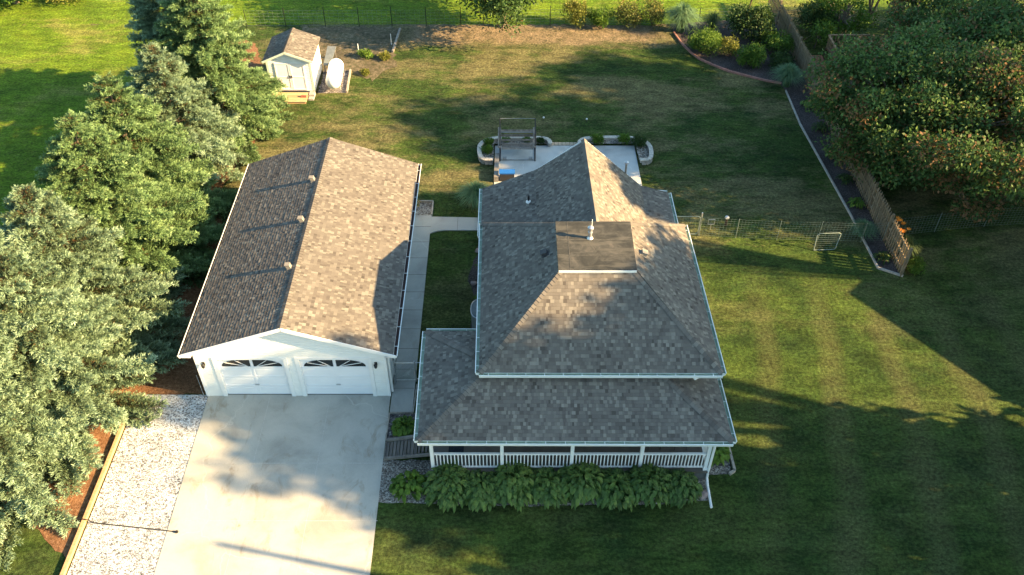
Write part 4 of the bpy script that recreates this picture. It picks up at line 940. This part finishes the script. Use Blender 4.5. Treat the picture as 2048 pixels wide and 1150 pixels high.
def blades(seed,loc,r,h,mat,label,n=420,w=.02,name='ornamental_grass',group=None,cat='grass clump'):
    rng=np.random.default_rng(seed); a=rng.uniform(0,2*PI,n); lean=rng.uniform(.1,1,n)**.8; b0=rng.uniform(0,.16,n)*r
    hh=h*rng.uniform(.7,1.1,n)*(1-.25*lean); out=r*lean
    d=np.stack([np.cos(a),np.sin(a),0*a],1); s=np.stack([-np.sin(a),np.cos(a),0*a],1); zv=np.array([0,0,1.])
    def pt(t): return d*(b0+out*t**1.8)[:,None]+zv*(hh*(np.sin(t*PI*.62)/math.sin(PI*.62)*(1-.28*lean*t*t)))[:,None]
    Q=[];T=[];K=5
    for i in range(K):
        t0,t1=i/K,(i+1)/K; w0=w*(1-t0**2*.8); w1=w*(1-t1**2*.95); p0,p1=pt(t0),pt(t1)
        Q.append(np.stack([p0-s*w0/2,p0+s*w0/2,p1+s*w1/2,p1-s*w1/2],1)); T.append(np.clip(.3+.35*t1+rng.normal(scale=.15,size=n),0,1))
    return tag(quads(name,np.concatenate(Q),np.concatenate(T),mat,at=loc),label,cat,group)
def hosta(seed,loc,r,h,mat,label,n=85,name='hosta_plant',group=None,lw=.15,cat='plant'):
    rng=np.random.default_rng(seed); a=rng.uniform(0,2*PI,n); q=rng.uniform(.0,1,n)**.62; Q=[];T=[]; sx,sy=rng.uniform(.85,1.2,2); pv=rng.uniform(-.12,.14)
    for i in range(n):
        d=np.array([math.cos(a[i]),math.sin(a[i]),0]); s=np.array([-d[1],d[0],0]); zc=h*(1-.38*q[i]**2)*rng.uniform(.62,1.12); p=d*r*q[i]*.80*np.array([sx,sy,1])+np.array([0,0,zc]); aj=a[i]+rng.normal(scale=.6); d=np.array([math.cos(aj),math.sin(aj),0]); s=np.array([-d[1],d[0],0])
        L=rng.uniform(.17,.27)*(r/.6)**.5; wd=lw*rng.uniform(.7,1.15); tt=rng.uniform(.15,.75)
        drop=rng.uniform(.2,.9)*(.4+q[i]); prof=[(0,.15),(.3,.95),(.62,1.),(.86,.6),(1,.04)]
        pr=None
        for (u,ww) in prof:
            c=p+d*L*u+np.array([0,0,-drop*L*u*u+.03*math.sin(u*3)]); e=(c-s*wd*ww*.5+np.array([0,0,.02*ww]),c,c+s*wd*ww*.5+np.array([0,0,.02*ww]))
            if pr is not None:
                Q.append([pr[0],pr[1],e[1],e[0]]);Q.append([pr[1],pr[2],e[2],e[1]]);T+=[tt-.06+pv,tt+.06+pv]
            pr=e
        b=np.array([d[0]*.05,d[1]*.05,0]); Q.append([b-s*.012,b+s*.012,p+s*.012,p-s*.012]); T.append(.6)
    return tag(quads(name,np.array(Q),np.clip(np.array(T),0,1),mat,at=loc),label,cat,group)
# spruces (front of the picture to the back)
SPL=[(-17.9,18.7,8.6,3.2,SPB,'pale blue spruce overhanging the lower end of the white gravel strip'),
(-17.3,21.9,8.8,3.9,SPB,'pale blue green spruce just left of where the gravel meets the garage'),
(-17.3,25.3,8.0,4.1,SPB,'blue spruce beside the middle of the garage'),
(-17.1,29.5,8.3,4.5,SPG,'yellow green spruce beside the rear half of the garage'),
(-17.1,33.3,7.8,4.3,SPG,'yellow green spruce level with the rear corner of the garage'),
(-16.6,37.5,6.9,3.9,SPB,'silvery blue spruce second from the shed'),
(-15.6,41.4,9.4,3.7,SPG,'tall green spruce next to the white shed'),
(-18.0,43.6,9.4,3.2,SPB,'dark blue spruce farthest back left of the one by the shed')]
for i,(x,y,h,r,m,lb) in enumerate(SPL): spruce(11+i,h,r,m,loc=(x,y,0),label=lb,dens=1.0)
# big tree upper right, others around it
broadleaf(31,(20.6,37.0,0),6.3,-.2,7.5,LFM,'large broad tree with brown tinged leaves behind the picket fence at the right',nc=210,per=290,size=.17,brown=.8,clr=(.38,.88),trunk=.28,shell=.35)
broadleaf(33,(25.5,41.5,0),4.2,.8,7.5,LFM,'green tree at the right edge behind the large brown tinged tree',nc=70,per=260,size=.20,brown=.25)
broadleaf(34,(24.5,47.5,0),3.6,.5,5.6,LFM,'bushy tree with reddish tips near the pale fence rail at the upper right',nc=60,per=260,size=.18,brown=.6)
broadleaf(35,(20.3,51.5,0),2.2,.3,3.6,LFL,'light green bushy tree behind the picket fence near the bare branches',nc=34,per=300,size=.15)
broadleaf(36,(29.5,51.0,0),3.6,.5,6.0,LFD,'dark tree at the top right corner',nc=50,per=240,size=.18)
broadleaf(37,(26.5,35.5,0),3.2,.4,5.0,LFD,'dark leafy tree at the right edge below the green tree',nc=50,per=240,size=.18)
broadleaf(38,(-.6,53.2,0),4.9,.9,7.4,LFM,'single tree standing at the back fence, top centre',nc=60,per=260,size=.17,brown=.03)
broadleaf(39,(-33.2,56.6,0),3.2,.1,3.6,LFL,'leafy tree clump at the top left corner beyond the side lawn',nc=50,per=220,size=.2)
shrub(40,(-29.6,57.0,0),1.7,1.1,LFY,'tan green low shrub to the right of the top left tree clump',.12,2500)
# bare branchy shrub behind the fence
for i,(x,y) in enumerate(((21.3,53.6),(23.2,54.2),(24.8,53.9))):
    mb=MB(); rnd=random.Random(60+i)
    for k in range(16):
        a=rnd.uniform(0,6.3); e=Vector((x+math.cos(a)*rnd.uniform(.3,1.1),y+math.sin(a)*.5,rnd.uniform(1.8,3.4))); c=Vector((x,y,0)).lerp(e,.5)+Vector((rnd.uniform(-.2,.2),0,.2)); mb.tube([(x,y,0),c,e],[.05,.03,.008],5)
    tag(mb.build('bare_shrub',BARK2,at=(x,y,0)),['bare grey branches nearest the picket fence at the top right','bare grey branches in the middle of three at the top right','bare grey branches rightmost of three at the top right'][i],'shrub','bare shrubs at the top right')
# shrub bed
def at_px(px,py,z=0): return tuple(G(px,py,z))
blades(41,(10.7,52.6,0),1.5,1.75,BLADE,'round pale blue green ornamental grass at the left end of the shrub bed',1100,.03,group='ornamental grasses in the yard')
blades(42,(12.7,52.7,0),1.1,1.2,BLADED,'dark upright grass behind the round green shrub',420,.026,group='ornamental grasses in the yard')
shrub(43,(11.8,49.9,0),1.3,1.6,LFL,'round bright green shrub inside the curve of the red edging',.08,9000,lumps=14)
shrub(44,(13.3,49.8,0),.85,1.0,LFY,'small yellow green shrub between the round shrub and the dark pine',.09,2000)
shrub(45,(15.0,51.4,0),1.75,2.1,LFD,'large dark shrub in front of the far end of the picket fence',.14,6500,lumps=14)
shrub(46,(14.35,48.4,0),1.1,1.3,LFL,'mid green shrub with yellow top beside the dark mulch',.10,4200)
shrub(47,(16.4,50.0,0),1.2,1.3,LFL,'bright lime green shrub against the picket fence',.10,3800)
shrub(48,(16.1,47.9,0),1.1,.9,LFD,'low dark shrub behind the grass clump by the picket fence',.10,2200)
blades(49,(15.95,45.9,0),1.25,1.3,BLADE,'pale ornamental grass where the red edging meets the grey edging',850,.024,group='ornamental grasses in the yard')
shrub(50,(19.2,52.6,0),1.5,2.1,LFD,'dark round bush just right of the end of the picket fence',.13,6500,lumps=12)
broadleaf(61,(18.7,50.4,0),1.2,.2,1.9,LFL,'low bright vine covered bush behind the picket fence',nc=16,per=330,size=.13,name='vine_bush',cat='bush',trunk=.05)
for i,(y,r) in enumerate(((43.6,.42),(41.3,.45),(38.7,.4),(36.6,.4),(34.6,.42),(30.6,.36))):
    hosta(70+i,(16.72+(.12*(44-y)/4 if y<44 else 0)*.4,y,0),r,.36,[LFL,LFD][i%2],['low plant in the fence bed just below the pale grass','second low plant down the fence bed','low plant in the fence bed half hidden by the big tree','low plant in the fence bed past the big tree','low dark plant above the lower pale grass','low dark plant at the near end of the fence bed'][i],n=60,name='bed_plant',group='low plants in the fence bed',lw=.09)
blades(51,(16.45,32.3,0),.85,.8,BLADE,'pale arching grass where the wire fence meets the fence bed',700,.02,group='ornamental grasses in the yard')
fl_=empty('lily_plants',(17.95,30.9,0),'clump of orange flowering lilies outside the near end of the picket fence','flowers')
b_=blades(52,(17.95,30.9,0),.7,1.1,BLADED,None,420,.03); b_.name='foliage'; b_.parent=fl_; b_.location=(0,0,0); del b_['category']
for i in range(9):
    p=Vector((17.75+random.uniform(-.25,.4),31.5+random.uniform(-.5,.6),1.15+random.uniform(0,.45))); mb=MB()
    for k in range(6):
        a=k*PI/3; d=Vector((math.cos(a),math.sin(a),.5)); s=Vector((-math.sin(a),math.cos(a),0)); mb.poly([p,p+d*.06+s*.035,p+d*.12,p+d*.06-s*.035])
    mb.build('blossom',ORANGEM,fl_)
shrub(53,(18.2,29.9,0),.55,.6,LFL,'small leafy plant at the foot of the last picket fence post',.09,1200,name='leafy_plant',cat='plant')
# back fence vines
for i,(x,r,h,m,lb) in enumerate(((4.1,1.0,1.7,LFY,'pale flowering bush on the back fence right of the single tree'),(5.6,.9,1.3,LFL,'green vine on the back fence next to the pale flowering bush'),(7.4,1.15,1.6,LFO,'yellow and rust coloured vine on the back fence'),(9.0,1.15,1.7,LFO,'larger rust coloured vine beside the pale ornamental grass'))):
    shrub(80+i,(x,53.35,0),r,h,m,lb,.11,2600,name='fence_vine',cat='vine',group='vines on the back fence')
# house planting
HP=[(-3.60,18.2,.62,.62,'light green hosta alone left of the porch corner'),(-2.2,18.15,.84,.90,'dark hosta beneath the left porch post'),(-1.05,18.0,.76,.78,'hosta second in the row below the porch railing'),(.05,18.2,.86,.95,'hosta just right of the second porch post'),(1.3,18.1,.84,.86,'hosta in front of the third porch post, left side'),(2.45,18.2,.90,1.0,'hosta in front of the third railing, middle of the row'),(3.65,18.0,.82,.86,'hosta left of the fourth porch post'),(4.8,18.15,.88,.96,'hosta just right of the fourth porch post'),(5.85,18.1,.74,.80,'rightmost hosta of the row below the porch railing'),(7.5,19.75,.5,.5,'hosta in the gravel at the right end of the porch'),(-4.02,20.85,.46,.45,'hosta in the small bed between the walk and the ramp')]
for i,(x,y,r,h,lb) in enumerate(HP): hosta(90+i,(x,y,0),r,h,LFH if 0<i<9 else LFL,lb,n=430 if 0<i<9 else 150,group='hostas around the porch')
blades(54,(-1.75,34.6,0),1.15,1.25,BLADE,'large pale arching grass at the left rear corner of the house',900,.026,group='ornamental grasses in the yard')
for i,(x,y,m,lb) in enumerate(((-1.2,31.9,LFD,'dark shrub by the side step of the house'),(-1.2,29.9,LFL,'low green plant along the left house wall'),(-1.15,27.8,LFL,'low green plant beside the grey oval tank'))):
    shrub(110+i,(x,y,0),.48,.5,m,lb,.08,1400,name='border_plant',cat='plant',group='plants along the left house wall')
rock(-1.55,25.2,.28,'long pinkish rock below the oval tank by the house wall',6,.4); rock(-1.7,29.0,.16,'small pale rock edging the left wall bed',7,.5); rock(-1.55,31.2,.18,'pale rock below the side step',8,.5)
hosta(115,(-4.72,34.55,0),.2,.4,LFO,'small reddish plant in the gravel bed by the garage corner',n=30,name='red_plant',lw=.06)
for i,(x,y,m,r,lb) in enumerate(((-1.25,39.75,LFL,.32,'yellow green plant in the back corner of the left planter'),(-1.3,39.0,LFL,.38,'green plant left of the glider swing in the planter'),(-.3,39.95,LFL,.25,'small green plant behind the glider swing'),(.8,39.95,LFL,.25,'small plant behind the right side of the glider swing'),(1.5,39.9,LFD,.25,'dark plant at the right end of the left planter'),(4.6,39.95,LFL,.42,'green plant in the right planter behind the roof ridge'),(6.0,39.95,LFL,.42,'yellow green plant in the right planter, second along'),(6.75,39.6,LFD,.5,'larger dark green plant in the corner of the right planter'))):
    shrub(120+i,(x,y,.12),r,r*1.1,m,lb,.07,int(5500*r*r)+300,name='planter_plant',cat='plant',group='plants in the patio planters',lumps=5)
for i,(x,y,r,lb) in enumerate(((-7.7,49.1,.42,'yellow green plant at the near edge of the dry garden plot'),(-8.7,47.2,.34,'yellow green plant between the propane tank and the garden plot'),(-8.9,49.3,.5,'low green weeds beside the white stake'))):
    shrub(130+i,(x,y,0),r,r*.9,LFY if i<2 else LFL,lb,.09,900,name='garden_plant',cat='plant',group='plants in the dry garden plot')
# neighbour yard: brown wooden deck with rail, and orange mulch beyond the picket fence
nd=empty('neighbour_deck',(19.9,47,0),'brown wooden raised deck with spindle railing behind the picket fence','deck')
mb=MB()
for i in range(16): mb.box(18.9+i*.15,19.04+i*.15,44.6,49.0,.80,.84,t=random.random())
mb.build('deck_board',BROWN,nd)
mb=MB()
for i in range(22): mb.box(18.84,18.87,44.65+i*.2,44.68+i*.2,.84,1.6,t=random.random())
for i in range(12): mb.box(18.9+i*.2,18.93+i*.2,48.95,48.98,.84,1.6,t=random.random())
mb.box(18.80,18.92,44.6,49.0,1.6,1.65); mb.box(18.8,21.3,48.92,49.02,1.6,1.65); mb.build('railing',mat_wood('cedar_rail',(.30,.19,.11),(3,3,3)),nd)
for x,y in ((18.9,44.7),(18.9,48.9),(21.2,44.7),(21.2,48.9)):
    mb=MB(); mb.box(x-.06,x+.06,y-.06,y+.06,0,.8); mb.build('post',BROWN,nd)
rs=empty('raised_brick_bed',(18.1,47.2,0),'orange brick edged raised bed between the picket fence and the brown deck','planter'); mb=MB(); mb.box(17.75,18.6,45.9,48.6,0,.5); mb.build('brick_wall',RED,rs); mb=MB(); mb.box(17.85,18.5,46.0,48.5,.5,.53); mb.build('soil',NEEDLE,rs)
# white vehicle just entering the top of the picture, beyond the chain link fence
vt=empty('white_boat',(28.5,59.5,0),'white covered boat parked beyond the chain link fence at the top right','boat')
mb=MB(); n=14; prof=[]
for i in range(n+1):
    s=i/n; wdt=1.0*(1-(max(0,.45-s)/.45)**2*.95); prof.append((26.2+4.6*s,wdt))
for (xa,wa),(xb,wb) in zip(prof[:-1],prof[1:]):
    for s in (-1,1): mb.poly([(xa,59.6+s*wa,1.3),(xb,59.6+s*wb,1.3),(xb,59.6+s*wb*.45,.5),(xa,59.6+s*wa*.45,.5)][::s])
    mb.poly([(xa,59.6-wa,1.3),(xb,59.6-wb,1.3),(xb,59.6,1.75),(xa,59.6,1.75)]); mb.poly([(xa,59.6,1.75),(xb,59.6,1.75),(xb,59.6+wb,1.3),(xa,59.6+wa,1.3)])
    mb.poly([(xa,59.6-wa*.45,.5),(xa,59.6+wa*.45,.5),(xb,59.6+wb*.45,.5),(xb,59.6-wb*.45,.5)])
mb.build('hull',TANKM,vt); mb=MB(); mb.box(27.5,30.5,59.5,59.7,.3,.48); mb.build('trailer',STEEL,vt)
for y in (58.75,60.45):
    mb=MB(); mb.tube([(29.3,y-.1,.32),(29.3,y+.1,.32)],.32,16); mb.build('wheel',BLACK,vt)
# ------------------------------------------------------------------ what stands outside the frame and throws the evening shade
def caster(seed,x,y,z0,z1,r,label,nc=70,per=75,size=.46):
    if y>32: nc,per=46,60                       # thinner crowns beyond the neighbouring house
    return broadleaf(seed,(x,y,0),r,z0,z1,LFD,label,name='shade_tree',nc=nc,per=per,size=size,group='tall trees right of the yard',trunk=.3,shell=.3)
CAST=[(28,11.4,1,14.0,4.8),(29,5.0,1.5,13,4.4),(29.6,15.4,.5,9.7,3.9),(36,11.9,10.5,22.6,4.8),(35,16.4,12.4,20.6,4.6),(36,25.2,13,20.2,2.8),
 (42,28.6,3,15.6,4.3),(39,33.0,14.6,20.2,4.2),(40,40.3,2,18,3.9),(39,46.2,2,13,2.7),(47,36.5,8,23,4.6),(27,-3,1,13,4.5),(27,18.6,.3,4.9,2.6)]
LC=['broad tree shading the lower lawn','broad tree south of the lower lawn','low tree in front of the neighbouring house','tall high crowned shade tree nearer the road','tall high crowned shade tree farther from the road','slender high crowned tree over the neighbouring house','tree behind the neighbouring house','first shade tree beyond the neighbouring house','second shade tree beyond the neighbouring house','third shade tree beyond the neighbouring house','farthest tall shade tree','shade tree nearest the road','lowest bushy tree beside the neighbouring house']
for i,(c,lb) in enumerate(zip(CAST,LC)): caster(200+i,*c,lb+', right of the yard')
nh=empty('neighbour_house',(33,25.6,0),'neighbouring gable roofed house right of the lawn','house')
mb=MB(); mb.box(28.6,38,21.2,30,0,3.9); mb.build('wall',SIDING,nh)
NA=[[Vector((28,20.3,3.9)),Vector((38.5,20.3,3.9)),Vector((38.5,25.6,6.05)),Vector((28,25.6,6.05))],[Vector((38.5,30.9,3.9)),Vector((28,30.9,3.9)),Vector((28,25.6,6.05)),Vector((38.5,25.6,6.05))]]
mb=MB(); [slab(mb,P,.15) for P in NA]; mb.poly([(28.6,21.2,3.9),(28.6,30,3.9),(28.6,25.6,5.9)]); mb.build('roof',SH,nh)
up_=empty('utility_pole',(19.5,9.8,0),'tall wooden utility pole right of the driveway entrance','pole'); mb=MB(); mb.tube([(19.5,9.8,0),(19.5,9.8,13.5)],[.16,.11],10); mb.build('pole',BARK,up_); mb=MB(); mb.beam((18.9,9.93,12.8),(20.1,9.67,12.8),.1,.12); mb.build('crossarm',BARK,up_)
